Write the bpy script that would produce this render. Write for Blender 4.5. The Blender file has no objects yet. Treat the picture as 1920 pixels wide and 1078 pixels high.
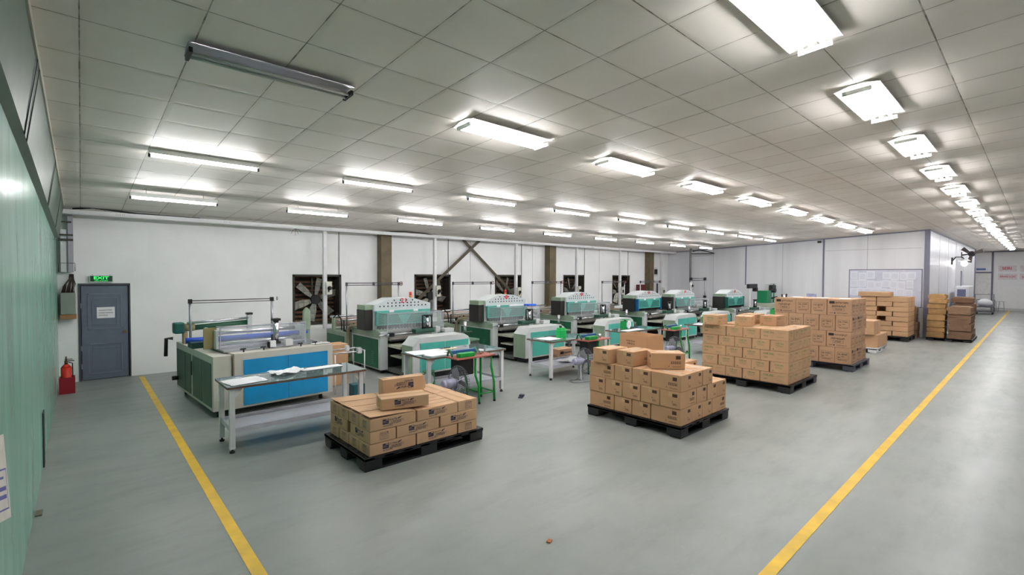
import bpy, bmesh, math, random
from mathutils import Vector, Matrix
random.seed(7)
PI = math.pi
S = bpy.context.scene
COL = S.collection

# ---------------------------------------------------------------- camera, world, exposure
F = 894.5
yaw, pitch, roll = math.radians(42.12), math.radians(-1.40), math.radians(0.22)
cy_, sy_ = math.cos(yaw), math.sin(yaw)
fwd = Vector((sy_*math.cos(pitch), cy_*math.cos(pitch), math.sin(pitch)))
rgt = Vector((cy_, -sy_, 0)); up = rgt.cross(fwd)
r2 = rgt*math.cos(roll)+up*math.sin(roll); u2 = up*math.cos(roll)-rgt*math.sin(roll)
cd = bpy.data.cameras.new('camera'); cam = bpy.data.objects.new('camera', cd); COL.objects.link(cam)
cd.sensor_fit = 'HORIZONTAL'; cd.sensor_width = 36; cd.lens = F/1920*36; cd.clip_end = 200; cd.clip_start = .02
cam.matrix_world = Matrix(((r2.x, u2.x, -fwd.x, 0), (r2.y, u2.y, -fwd.y, 0), (r2.z, u2.z, -fwd.z, 2.2), (0, 0, 0, 1)))
S.camera = cam
S.view_settings.view_transform = 'Standard'; S.view_settings.look = 'None'
S.view_settings.gamma = 1; S.view_settings.use_curve_mapping = False
S.view_settings.exposure = 2.84
S.cycles.use_denoising = True
S.cycles.max_bounces = 10; S.cycles.diffuse_bounces = 6
S.cycles.sample_clamp_indirect = 6
w = bpy.data.worlds.new('world'); S.world = w; w.use_nodes = True
w.node_tree.nodes['Background'].inputs[0].default_value = (.9, .95, 1, 1)
w.node_tree.nodes['Background'].inputs[1].default_value = .03
TUBE = 18.0          # strength of every lit tube

YB, XE, ZC, SL, XG, XF, YR = 13.15, 22.95, 4.087, .0465, -.345, 46.0, 2.72
def zc(y): return ZC-SL*y

# ---------------------------------------------------------------- materials
def lin(c):
    c = [x/255 for x in c]
    return tuple(x/12.92 if x <= .04045 else ((x+.055)/1.055)**2.4 for x in c)+(1,)
MC = {}
def M(name, rgb=(200, 200, 200), rough=.5, metal=0, var=.10, scale=6, bump=0, emit=0, alpha=1, trans=0, spec=.5, rnd=0):
    if name in MC: return MC[name]
    m = bpy.data.materials.new(name); m.use_nodes = True; MC[name] = m
    nt = m.node_tree; N = nt.nodes; L = nt.links; b = N['Principled BSDF']
    c = lin(rgb)
    b.inputs['Roughness'].default_value = rough; b.inputs['Metallic'].default_value = metal
    b.inputs['Specular IOR Level'].default_value = spec
    b.inputs['Alpha'].default_value = alpha; b.inputs['Transmission Weight'].default_value = trans
    b.inputs['Base Color'].default_value = c
    if emit:
        b.inputs['Emission Color'].default_value = c; b.inputs['Emission Strength'].default_value = emit
    if var or rnd:
        tc = N.new('ShaderNodeTexCoord'); no = N.new('ShaderNodeTexNoise')
        no.inputs['Scale'].default_value = scale; no.inputs['Detail'].default_value = 4
        L.new(tc.outputs['Object'], no.inputs['Vector'])
        mr = N.new('ShaderNodeMapRange')
        mr.inputs[1].default_value = .3; mr.inputs[2].default_value = .7
        mr.inputs[3].default_value = 1-var; mr.inputs[4].default_value = 1+var*.6
        L.new(no.outputs['Fac'], mr.inputs[0])
        val = mr.outputs[0]
        if rnd:
            oi = N.new('ShaderNodeObjectInfo'); m2 = N.new('ShaderNodeMapRange')
            m2.inputs[3].default_value = 1-rnd; m2.inputs[4].default_value = 1+rnd
            L.new(oi.outputs['Random'], m2.inputs[0])
            mm = N.new('ShaderNodeMath'); mm.operation = 'MULTIPLY'
            L.new(val, mm.inputs[0]); L.new(m2.outputs[0], mm.inputs[1]); val = mm.outputs[0]
        vm = N.new('ShaderNodeVectorMath'); vm.operation = 'SCALE'
        vm.inputs[0].default_value = c[:3]; L.new(val, vm.inputs['Scale'])
        L.new(vm.outputs[0], b.inputs['Base Color'])
        if bump:
            bp = N.new('ShaderNodeBump'); bp.inputs['Strength'].default_value = bump; bp.inputs['Distance'].default_value = .01
            L.new(no.outputs['Fac'], bp.inputs['Height']); L.new(bp.outputs[0], b.inputs['Normal'])
    return m
def mathn(nt, op, a, b=None, c=None):
    n = nt.nodes.new('ShaderNodeMath'); n.operation = op
    for i, v in enumerate((a, b, c)):
        if v is None: continue
        if isinstance(v, (int, float)): n.inputs[i].default_value = v
        else: nt.links.new(v, n.inputs[i])
    return n.outputs[0]
def mixc(nt, f, a, b):
    n = nt.nodes.new('ShaderNodeMix'); n.data_type = 'RGBA'
    for s, v in ((n.inputs[0], f), (n.inputs[6], a), (n.inputs[7], b)):
        if isinstance(v, (int, float)): s.default_value = v
        elif isinstance(v, tuple): s.default_value = v
        else: nt.links.new(v, s)
    return n.outputs[2]
def noise(nt, vec, scale, detail=5, rough=.55):
    n = nt.nodes.new('ShaderNodeTexNoise'); n.inputs['Scale'].default_value = scale
    n.inputs['Detail'].default_value = detail; n.inputs['Roughness'].default_value = rough
    nt.links.new(vec, n.inputs['Vector']); return n.outputs['Fac']
def ramp(nt, v, a, b, lo=0., hi=1.):
    n = nt.nodes.new('ShaderNodeMapRange'); nt.links.new(v, n.inputs[0])
    for i, x in enumerate((a, b, lo, hi)): n.inputs[i+1].default_value = x
    return n.outputs[0]
def newmat(name):
    m = bpy.data.materials.new(name); m.use_nodes = True; MC[name] = m
    nt = m.node_tree; tc = nt.nodes.new('ShaderNodeTexCoord')
    return m, nt, nt.nodes['Principled BSDF'], tc.outputs['Object']
def scaled(nt, vec, s):
    n = nt.nodes.new('ShaderNodeVectorMath'); n.operation = 'MULTIPLY'; n.inputs[1].default_value = s
    nt.links.new(vec, n.inputs[0]); return n.outputs[0]

def floor_material():
    m, nt, b, v = newmat('green_epoxy_floor')
    n1 = noise(nt, v, .55, 6, .6); n2 = noise(nt, scaled(nt, v, (.6, 2.2, 1)), 1.6, 8, .7); n3 = noise(nt, v, 14, 4)
    c = mixc(nt, ramp(nt, n1, .35, .65), lin((134, 140, 136)), lin((150, 153, 150)))
    c = mixc(nt, ramp(nt, n2, .5, .78, 0, .55), c, lin((122, 129, 123)))
    c = mixc(nt, ramp(nt, n3, .62, .8, 0, .25), c, lin((164, 166, 162)))
    nt.links.new(c, b.inputs['Base Color'])
    nt.links.new(ramp(nt, n2,   .3, .75, .30, .46), b.inputs['Roughness'])
    b.inputs['Specular IOR Level'].default_value = .34; bp = nt.nodes.new('ShaderNodeBump'); bp.inputs['Strength'].default_value = .12; bp.inputs['Distance'].default_value = .02
    nt.links.new(n2, bp.inputs['Height']); nt.links.new(bp.outputs[0], b.inputs['Normal'])
    return m
def ceiling_material():
    m, nt, b, v = newmat('ceiling_tiles')
    sx = nt.nodes.new('ShaderNodeSeparateXYZ'); nt.links.new(v, sx.inputs[0])
    A, B = .6243, .6184
    gx = mathn(nt, 'DIVIDE', mathn(nt, 'SUBTRACT', sx.outputs[0], 1.264), A)
    gy = mathn(nt, 'DIVIDE', mathn(nt, 'SUBTRACT', sx.outputs[1], 2.438), B)
    wob = noise(nt, v, 3.0, 3)
    def edge(g):
        f = mathn(nt, 'ABSOLUTE', mathn(nt, 'SUBTRACT', mathn(nt, 'FRACT', mathn(nt, 'ADD', g, .5)), .5))
        return f
    ex, ey = edge(gx), edge(gy)
    d = mathn(nt, 'MINIMUM', ex, ey)
    dirt = noise(nt, v, 1.3, 5); fine = noise(nt, v, 9, 4)
    lw = ramp(nt, wob, .3, .7, .0045, .010)
    line = mathn(nt, 'LESS_THAN', d, lw)
    soft = ramp(nt, d, 0, .07, 1, 0)
    # each panel its own slight tone
    fl = nt.nodes.new('ShaderNodeCombineXYZ')
    nt.links.new(mathn(nt, 'ROUND', mathn(nt, 'SUBTRACT', gx, .5)), fl.inputs[0]); nt.links.new(mathn(nt, 'ROUND', mathn(nt, 'SUBTRACT', gy, .5)), fl.inputs[1])
    wn = nt.nodes.new('ShaderNodeTexWhiteNoise'); nt.links.new(fl.outputs[0], wn.inputs[0])
    base = mixc(nt, wn.outputs[0], lin((234, 226, 219)), lin((245, 236, 230)))
    base = mixc(nt, ramp(nt, dirt, .45, .75, 0, .35), base, lin((220, 210, 196)))
    base = mixc(nt, mathn(nt, 'MULTIPLY', soft, ramp(nt, dirt, .35, .65, 0, .28)), base, lin((178, 170, 150)))
    base = mixc(nt, mathn(nt, 'MULTIPLY', line, ramp(nt, fine, .3, .6, .35, .85)), base, lin((84, 78, 66)))
    nt.links.new(base, b.inputs['Base Color']); b.inputs['Roughness'].default_value = .55; b.inputs['Specular IOR Level'].default_value = .28
    bp = nt.nodes.new('ShaderNodeBump'); bp.inputs['Strength'].default_value = .3; bp.inputs['Distance'].default_value = .01
    nt.links.new(mathn(nt, 'ADD', mathn(nt, 'MULTIPLY', soft, -.6), mathn(nt, 'MULTIPLY', dirt, .6)), bp.inputs['Height']); nt.links.new(bp.outputs[0], b.inputs['Normal'])
    return m
def green_wall_material():
    m, nt, b, v = newmat('green_gloss_sheet')
    n1 = noise(nt, scaled(nt, v, (1, 1.6, .25)), 2.0, 4); n2 = noise(nt, scaled(nt, v, (1, 1.3, .35)), 2.2, 3)
    c = mixc(nt, ramp(nt, n1, .3, .7), lin((118, 172, 152)), lin((140, 190, 172)))
    nt.links.new(c, b.inputs['Base Color']); b.inputs['Roughness'].default_value = .22
    bp = nt.nodes.new('ShaderNodeBump'); bp.inputs['Strength'].default_value = .5; bp.inputs['Distance'].default_value = .03
    nt.links.new(n2, bp.inputs['Height']); nt.links.new(bp.outputs[0], b.inputs['Normal'])
    return m
def plaster_material():
    m, nt, b, v = newmat('white_plaster')
    n1 = noise(nt, v, .8, 6); n2 = noise(nt, scaled(nt, v, (1, 1, .15)), 3, 5)
    c = mixc(nt, ramp(nt, n1, .35, .7), lin((240, 240, 241)), lin((228, 229, 228)))
    c = mixc(nt, ramp(nt, n2, .6, .8, 0, .25), c, lin((208, 207, 198)))
    nt.links.new(c, b.inputs['Base Color']); b.inputs['Roughness'].default_value = .6
    return m
def panel_material():
    m, nt, b, v = newmat('white_sandwich_panel')
    n1 = noise(nt, scaled(nt, v, (2, 2, .12)), 1.5, 4)
    c = mixc(nt, ramp(nt, n1, .35, .7), lin((222, 222, 227)), lin((212, 212, 218)))
    nt.links.new(c, b.inputs['Base Color']); b.inputs['Roughness'].default_value = .42
    return m
FLOOR, CEIL, GREENW, PLAST, PANEL = floor_material(), ceiling_material(), green_wall_material(), plaster_material(), panel_material()
steel = M('steel', (170, 172, 178), .3, .85, .08)
chrome = M('chrome', (215, 216, 222), .16, .95, .04)
dark = M('black_metal', (30, 30, 32), .45, .2, .2)
rubber = M('rubber', (22, 22, 24), .7)
white_paint = M('white_paint', (216, 216, 218), .4, 0, .06)
batten = M('lamp_enamel', (225, 225, 222), .35, 0, .04)
grey_paint = M('light_grey_paint', (192, 196, 196), .42, 0, .07)
warm_grey = M('warm_grey_paint', (196, 192, 182), .42, 0, .06)
sage = M('sage_paint', (138, 158, 136), .45, 0, .1)
dgreen = M('dark_green_paint', (14, 92, 60), .55, 0, .14)
agreen = M('grey_green_paint', (66, 92, 78), .42, 0, .14)
aqua = M('aqua_paint', (70, 170, 156), .4, 0, .08)
blue = M('sky_blue_paint', (22, 146, 204), .3, 0, .06)
rblue = M('blue_sleeve', (36, 82, 200), .35, 0, .1)
bgreen = M('bright_green_paint', (14, 150, 52), .35, 0, .08)
red = M('red_paint', (190, 34, 34), .4, 0, .1)
redboard = M('red_edged_board', (172, 96, 82), .45, 0, .15)
brownbeam = M('brown_oxide_steel', (104, 92, 66), .6, .1, .22, 4)
darkbeam = M('brown_oxide_dark', (84, 76, 58), .65, .1, .2, 4)
paper = M('paper', (232, 232, 236), .7, 0, .03)
yellow = M('yellow_floor_paint', (232, 186, 34), .45, 0, .16, 5)
pallet_black = M('black_plastic', (26, 27, 31), .42, 0, .15)
pallet_grey = M('grey_plastic', (74, 76, 90), .45, 0, .12)
glassy = M('acrylic', (225, 232, 236), .06, 0, 0, alpha=.16)
tableglass = M('table_glass', (104, 122, 122), .03, 0, .05, spec=.8)
hose = M('beige_hose', (150, 136, 112), .6)
mark = M('ink_navy', (44, 50, 74), .7, 0, 0)
markb = M('ink_brown', (74, 50, 36), .7, 0, 0)
markk = M('ink_black', (36, 30, 28), .7, 0, 0)
markg = M('ink_green', (78, 122, 78), .7, 0, 0)
tape = M('clear_tape', (206, 172, 132), .2, 0, .05)
strap_and_glare = M('white_strap_and_glare', (226, 222, 216), .22, 0, .05)  # white of the board straps, and of the glare painted on carton tape
kraft = [M('kraft_%s' % n, c, .72, 0, .05, 5, rnd=.04) for n, c in zip(('tan', 'ochre', 'sand', 'brown', 'dull'), ((196, 158, 122), (194, 152, 113), (193, 153, 115), (186, 146, 113), (160, 124, 92)))]
tube_on = M('tube_lit', (251, 251, 252), .5, 0, 0, emit=TUBE)
tube_on3 = M('tube_lit_triple', (251, 251, 252), .5, 0, 0, emit=TUBE*.47)
tube_off = M('tube_unlit', (210, 210, 206), .3, 0, .03)

# ---------------------------------------------------------------- mesh helpers
class MB:
    def __init__(s): s.bm = bmesh.new(); s.smooth = set()
    def box(s, x0, x1, y0, y1, z0, z1, bev=0, mat=None):
        t = bmesh.new(); bmesh.ops.create_cube(t, size=1)
        for v in t.verts: v.co = Vector((x0+(v.co.x+.5)*(x1-x0), y0+(v.co.y+.5)*(y1-y0), z0+(v.co.z+.5)*(z1-z0)))
        if bev: bmesh.ops.bevel(t, geom=list(t.edges), offset=bev, segments=2, profile=.6, affect='EDGES')
        return s.add(t, mat)
    def add(s, t, mat=None, smooth=False):
        idx = []
        vs = [s.bm.verts.new((mat @ v.co) if mat else v.co) for v in t.verts]
        t.verts.index_update()
        for f in t.faces:
            try:
                nf = s.bm.faces.new([vs[v.index] for v in f.verts]); nf.smooth = smooth or f.smooth
            except ValueError: pass
        t.free(); return s
    def cyl(s, p0, p1, r, n=14, r2=None):
        p0, p1 = Vector(p0), Vector(p1); d = p1-p0
        t = bmesh.new(); bmesh.ops.create_cone(t, cap_ends=True, segments=n, radius1=r, radius2=r if r2 is None else r2, depth=d.length)
        for f in t.faces: f.smooth = len(f.verts) == 4 and n > 6
        mat = Matrix.Translation((p0+p1)/2) @ d.to_track_quat('Z', 'Y').to_matrix().to_4x4()
        return s.add(t, mat)
    def tube(s, pts, r, n=8, closed=False):
        pts = [Vector(p) for p in pts]; rings = []; k = len(pts)
        for i, p in enumerate(pts):
            a = pts[(i-1) % k] if (closed or i > 0) else p
            b = pts[(i+1) % k] if (closed or i < k-1) else p
            q = (b-a).to_track_quat('Z', 'Y')
            rings.append([s.bm.verts.new(p+q @ Vector((r*math.cos(2*PI*j/n), r*math.sin(2*PI*j/n), 0))) for j in range(n)])
        for i in range(k if closed else k-1):
            A, B = rings[i], rings[(i+1) % k]
            off = 0
            if closed and i == k-1: off = min(range(n), key=lambda o: (A[0].co-B[o].co).length)
            for j in range(n):
                f = s.bm.faces.new((A[j], A[(j+1) % n], B[(j+1+off) % n], B[(j+off) % n])); f.smooth = True
        if not closed:
            s.bm.faces.new(rings[0][::-1]); s.bm.faces.new(rings[-1])
        return s
    def ring(s, c, axis, R, r, n=24, m=6):
        q = Vector(axis).to_track_quat('Z', 'Y'); c = Vector(c)
        return s.tube([c+q @ Vector((R*math.cos(2*PI*i/n), R*math.sin(2*PI*i/n), 0)) for i in range(n)], r, m, True)
    def prism(s, poly, axis, a, b, bev=0):
        t = bmesh.new()
        def P(u, v, w): return {'y': (u, w, v), 'x': (w, u, v), 'z': (u, v, w)}[axis]
        v0 = [t.verts.new(P(u, v, a)) for u, v in poly]; v1 = [t.verts.new(P(u, v, b)) for u, v in poly]
        t.faces.new(v0); t.faces.new(v1[::-1]); k = len(poly)
        for i in range(k): t.faces.new((v0[i], v1[i], v1[(i+1) % k], v0[(i+1) % k]))
        bmesh.ops.recalc_face_normals(t, faces=t.faces)
        if bev: bmesh.ops.bevel(t, geom=list(t.edges), offset=bev, segments=2, profile=.6, affect='EDGES')
        return s.add(t)
    def quad(s, a, b, c, d):
        s.bm.faces.new([s.bm.verts.new(p) for p in (a, b, c, d)]); return s
    def build(s, name, mat, parent=None, loc=None, rz=0):
        bmesh.ops.recalc_face_normals(s.bm, faces=s.bm.faces)
        me = bpy.data.meshes.new(name); s.bm.to_mesh(me); s.bm.free()
        me.materials.append(mat)
        o = bpy.data.objects.new(name, me); COL.objects.link(o)
        if parent: o.parent = parent
        if loc is not None: o.location = loc
        o.rotation_euler.z = rz
        return o
def empty(name, loc, rz=0):
    o = bpy.data.objects.new(name, None); COL.objects.link(o); o.location = loc; o.rotation_euler.z = rz; o.empty_display_size = .1
    return o
def tag(o, label, cat, group=None, kind=None):
    o['label'] = label; o['category'] = cat
    if group: o['group'] = group
    if kind: o['kind'] = kind
    return o
def struct(o, label=None):
    o['kind'] = 'structure'
    if label: o['label'] = label
    return o
def copy_tree(o, parent=None):
    c = o.copy(); COL.objects.link(c)
    if parent: c.parent = parent
    for ch in list(o.children): copy_tree(ch, c)
    return c
TX = {}
def text_bm(string, bold=False):
    """flat letter mesh, cap height 1, centred"""
    if string not in TX:
        cu = bpy.data.curves.new('t', 'FONT'); cu.body = string; cu.size = 1; cu.align_x = 'CENTER'; cu.align_y = 'CENTER'
        cu.resolution_u = 2; cu.offset = .02
        ob = bpy.data.objects.new('t', cu); COL.objects.link(ob)
        dg = bpy.context.evaluated_depsgraph_get(); dg.update()
        me = bpy.data.meshes.new_from_object(ob.evaluated_get(dg))
        bpy.data.objects.remove(ob); bpy.data.curves.remove(cu)
        xs = [v.co.x for v in me.vertices]; ys = [v.co.y for v in me.vertices]
        w_, h_ = max(xs)-min(xs), max(ys)-min(ys); mx, my = (max(xs)+min(xs))/2, (max(ys)+min(ys))/2
        TX[string] = ([((v.co.x-mx)/w_, (v.co.y-my)/h_) for v in me.vertices], [tuple(p.vertices) for p in me.polygons])
        bpy.data.meshes.remove(me)
    return TX[string]
class Face:
    """draws flat print on a face: origin P, unit u along width w, v along height h, n outward"""
    def __init__(s, mb, P, u, v, w, h, n=None, off=.0012):
        s.mb = mb; s.u = Vector(u); s.v = Vector(v); n = s.u.cross(s.v) if n is None else Vector(n)
        s.P = Vector(P)+n*off; s.w = w; s.h = h
    def at(s, a, b): return s.P+s.u*(a*s.w)+s.v*(b*s.h)
    def rect(s, a0, b0, a1, b1): s.mb.quad(s.at(a0, b0), s.at(a1, b0), s.at(a1, b1), s.at(a0, b1))
    def frame(s, a0, b0, a1, b1, t=.004):
        ta, tb = t/s.w, t/s.h
        s.rect(a0, b0, a1, b0+tb); s.rect(a0, b1-tb, a1, b1); s.rect(a0, b0, a0+ta, b1); s.rect(a1-ta, b0, a1, b1)
    def text(s, string, a0, b0, a1, b1):
        V, Fs = text_bm(string)
        vs = [s.mb.bm.verts.new(s.at((a0+a1)/2+x*(a1-a0), (b0+b1)/2+y*(b1-b0))) for x, y in V]
        for f in Fs:
            try: s.mb.bm.faces.new([vs[i] for i in f])
            except ValueError: pass
    def scrib(s, a0, b0, a1, b1, n=8, seed=0):
        """small print too blurred to read: uneven glyph-like strokes"""
        R = random.Random(seed); st = (a1-a0)/n
        for i in range(n):
            x = a0+i*st
            s.rect(x, b0, x+st*.22, b1*.98+b0*.02)
            k = R.random()
            if k < .4: s.rect(x, b1-(b1-b0)*.25, x+st*.72, b1)
            elif k < .7: s.rect(x, b0, x+st*.72, b0+(b1-b0)*.25)
            if k > .3: s.rect(x+st*.22, (b0+b1)/2-(b1-b0)*.1, x+st*.7, (b0+b1)/2+(b1-b0)*.12)
            if R.random() < .5: s.rect(x+st*.55, b0, x+st*.74, b1)
ORD = ['first', 'second', 'third', 'fourth', 'fifth', 'sixth', 'seventh', 'eighth', 'ninth', 'tenth', 'eleventh', 'twelfth', 'thirteenth', 'fourteenth', 'fifteenth', 'sixteenth', 'seventeenth']

# ---------------------------------------------------------------- setting
YN = -7.0
struct(MB().box(XG-.2, XF+.2, YN, YB+.6, -.1, 0).build('floor', FLOOR), 'grey green epoxy floor')
c = MB()
for (x0, x1) in ((XG-.2, XF+.2),):
    t = bmesh.new(); co = [(x0, YN), (x1, YN), (x1, YB+.5), (x0, YB+.5)]
    a = [t.verts.new((x, y, zc(y))) for x, y in co]; b_ = [t.verts.new((x, y, zc(y)+.08)) for x, y in co]
    t.faces.new(a[::-1]); t.faces.new(b_)
    for i in range(4): t.faces.new((a[i], a[(i+1) % 4], b_[(i+1) % 4], b_[i]))
    c.add(t)
struct(c.build('ceiling', CEIL), 'sloping suspended ceiling of square grey tiles')
struct(MB().box(XG-.2, XG, YN, YB, 0, 4.5).build('wall_left', GREENW), 'glossy pale green sheet wall')
struct(MB().box(XG, XF, YN-.2, YN, 0, 4.5).build('wall_front', PANEL))
# back wall around the door and the five fan openings
holes = [(-.02, .77, 0, 1.99), (4.12, 5.43, .85, 2.22), (7.76, 9.14, .85, 2.24), (11.06, 12.38, .85, 2.24), (14.73, 16.10, .85, 2.25), (18.09, 19.49, .85, 2.25)]
wb = MB(); x = XG
for (a, b, z0, z1) in holes:
    wb.box(x, a, YB, YB+.2, 0, 3.7); wb.box(a, b, YB, YB+.2, z1, 3.7)
    if z0 > 0: wb.box(a, b, YB, YB+.2, 0, z0)
    x = b
wb.box(x, XE+.2, YB, YB+.2, 0, 3.7)
struct(wb.build('wall_back', PLAST), 'white plaster wall behind the machines')
struct(MB().box(XE, XE+.12, YR, YB, 0, 4.1).build('wall_end', PANEL), 'white panel end wall')
struct(MB().box(XE+.12, 41, YR, YR+.12, 0, 4.1).build('wall_side', PANEL), 'white panel side wall of the enclosed room')
struct(MB().box(XF, XF+.12, YN, YR+3, 0, 4.6).build('wall_far', M('far_panel', (246, 246, 248), .5, 0, .03)), 'far white panel wall')
struct(MB().box(41, XF, YR+.5, YR+.62, 0, 4.1).build('wall_recess', M('far_panel')))
trimc = M('grey_violet_trim', (122, 122, 140), .45, 0, .05)
k = 0
def trim(mb, mat=trimc):
    global k
    k += 1; struct(mb.build('trim_%d' % k, mat))
trim(MB().box(XE-.025, XE+.02, YR-.025, YR+.13, 0, 3.95))
trim(MB().box(XE-.02, XE, 6.02, 6.08, 0, 3.8))
trim(MB().box(XE-.015, XE, 9.15, 9.2, 0, 3.66))
for y in (4.55, 7.6, 10.7, 11.9): trim(MB().box(XE-.004, XE, y, y+.018, 0, zc(y)-.03), M('panel_seam', (176, 178, 186)))
trim(MB().box(XE-.004, XE, YR+.2, 6.0, 3.28, 3.295), M('panel_seam'))
for x in (25.6, 28.3, 31.2, 34.5): trim(MB().box(x, x+.03, YR-.006, YR, 0, 3.95), M('panel_seam'))
trim(MB().box(40.9, 41.1, YR-.05, YR+.5, 0, 3.95))
t = MB(); t.prism([(6.1, zc(6.1)-.06), (YB, zc(YB)-.06), (YB, zc(YB)-.02), (6.1, zc(6.1)-.02)], 'x', XE-.03, XE); trim(t)
t = MB(); t.prism([(YR, zc(YR)-.05), (6.1, zc(6.1)-.05), (6.1, zc(6.1)-.01), (YR, zc(YR)-.01)], 'x', XE-.03, XE); trim(t)
trim(MB().box(XE, 41, YR-.02, YR, zc(YR)-.05, zc(YR)-.01))
trim(MB().box(XF-.03, XF, -2, 3.3, 3.93, 4.01))
for y in (2.17, 3.2): trim(MB().box(XF-.03, XF, y-.05, y+.05, 0, 4.0))
trim(MB().box(XF-.03, XF, 2.2, 3.2, 2.5, 2.6))
trim(MB().box(XF-.05, XF, -6, 2.1, 0, .16), white_paint)
# joint lines seen on the plaster
for x in (9.95, 12.95, 17.1): trim(MB().box(x, x+.012, YB-.003, YB, 1.0, 3.45), M('wall_joint', (170, 170, 168)))
# steel columns and the cross brace
n = 0
for x0, x1 in ((6.50, 6.83), (13.62, 13.98), (20.75, 21.12)):
    n += 1
    m_ = MB(); m_.box(x0, x1, 12.86, 12.90, 0, 3.48); m_.box(x0+.01, x0+.03, 12.9, YB, 0, 3.48); m_.box(x0, x1, 12.82, 12.86, 1.92, 2.0)
    o = struct(m_.build('column_%d' % n, brownbeam)); o['label'] = 'brown steel column at the back wall, %s from the exit door' % ORD[n-1]
m_ = MB()
for p, q in (((10.25, 13.0, 3.42), (6.85, 13.0, .68)), ((9.55, 13.03, 3.42), (13.6, 13.03, .10))):
    p, q = Vector(p), Vector(q); d = (q-p).normalized(); nn = Vector((-d.z, 0, d.x))*.045
    a = [p+nn, p-nn, q-nn, q+nn]
    t = bmesh.new(); v0 = [t.verts.new(v) for v in a]; v1 = [t.verts.new(v+Vector((0, .025, 0))) for v in a]
    t.faces.new(v0); t.faces.new(v1[::-1])
    for i in range(4): t.faces.new((v0[i], v1[i], v1[(i+1) % 4], v0[(i+1) % 4]))
    m_.add(t)
struct(m_.build('beam_brace', darkbeam), 'crossed brown steel braces on the back wall')
# painted floor lines
struct(MB().box(.90, .99, -2, 12.95, 0, .003).build('floor_line_1', yellow), 'yellow floor line running to the exit door')
struct(MB().box(-.3, 45.9, 1.26, 1.35, 0, .003).build('floor_line_2', yellow), 'long yellow floor line running to the far wall')
# trunk along the top of the green wall
t = bmesh.new()
def sec(y): 
    z = zc(y)
    return [(XG, y, z-.66), (XG+.055, y, z-.63), (XG+.125, y, z-.08), (XG+.125, y, z-.005), (XG, y, z-.005)]
ys = [-2, 4.95, 4.97, 7.3, 7.32, 12.2]
R_ = [[t.verts.new(p) for p in sec(y)] for y in ys]
for A, B in zip(R_, R_[1:]):
    for i in range(5): t.faces.new((A[i], A[(i+1) % 5], B[(i+1) % 5], B[i]))
t.faces.new(R_[0]); t.faces.new(R_[-1][::-1])
mb = MB(); mb.add(t); o = struct(mb.build('trim_trunk', M('trunk_green_grey', (88, 108, 92), .5, 0, .1)), 'grey green trunking along the top of the green wall')
mb = MB()
for y in (4.95, 5.15, 8.2, 8.35, 10.6): 
    z = zc(y); mb.prism([(XG+.054, z-.64), (XG+.132, z-.09), (XG+.136, z-.09), (XG+.06, z-.65)], 'y', y, y+.03)
trim(mb, M('trunk_joint', (52, 66, 56), .5))
mb = MB(); mb.prism([(-2, zc(-2)-.09), (12.2, zc(12.2)-.09), (12.2, zc(12.2)-.0), (-2, zc(-2)-.0)], 'x', XG+.125, XG+.137); trim(mb, M('pale_edge', (188, 190, 176), .5))

# door
d = struct(MB().box(0, .75, YB+.03, YB+.08, .01, 1.96, .004).build('door_1', M('slate_door', (98, 108, 124), .42, 0, .1, 5)), 'slate grey panelled exit door with paper notice')
m_ = MB()
for (z0, z1) in ((1.05, 1.8), (.12, .75)):
    for i_, (e, w_) in enumerate(((.1, .02), (.17, .012))):
        a, b = e, .75-e; zz0, zz1 = z0+i_*.09, z1-i_*.09
        m_.box(a, b, YB+.018, YB+.03, zz0, zz0+w_); m_.box(a, b, YB+.018, YB+.03, zz1-w_, zz1)
        m_.box(a, a+w_, YB+.018, YB+.03, zz0, zz1); m_.box(b-w_, b, YB+.018, YB+.03, zz0, zz1)
m_.build('moulding', M('slate_trim', (112, 122, 138), .4), d)
m_ = MB(); m_.cyl((.69, YB+.03, .98), (.69, YB-.03, .98), .018); m_.cyl((.69, YB-.03, .98), (.69, YB-.05, .98), .03); m_.build('door_knob', M('brass', (150, 120, 70), .3, .8), d)
m_ = MB()
for z in (.25, .62, 1.5): m_.box(-.02, .005, YB+.0, YB+.03, z, z+.1)
m_.build('hinge', steel, d)
nt_ = MB().box(.24, .53, YB+.024, YB+.029, 1.28, 1.51).build('notice', paper, d)
mb = MB(); f = Face(mb, (.24, YB+.024, 1.28), (1, 0, 0), (0, 0, 1), .29, .23)
f.scrib(.1, .68, .85, .76, 16, 1); f.scrib(.08, .44, .92, .52, 18, 2); f.scrib(.1, .22, .6, .3, 11, 3)
mb.build('notice_print', markk, nt_)
struct(MB().box(-.045, -.01, YB-.02, YB+.14, 0, 2.0).box(.765, .79, YB-.005, YB+.14, 0, 2.0).box(-.045, .79, YB-.005, YB+.14, 1.97, 2.01).build('trim_door', M('door_frame_dark', (70, 72, 80), .5)))
struct(MB().box(-.2, 1.0, YB+.21, YB+.25, 0, 2.2).build('door_light_block', dark))  # unseen dark slab, added to stop background light leaking round the door
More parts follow.
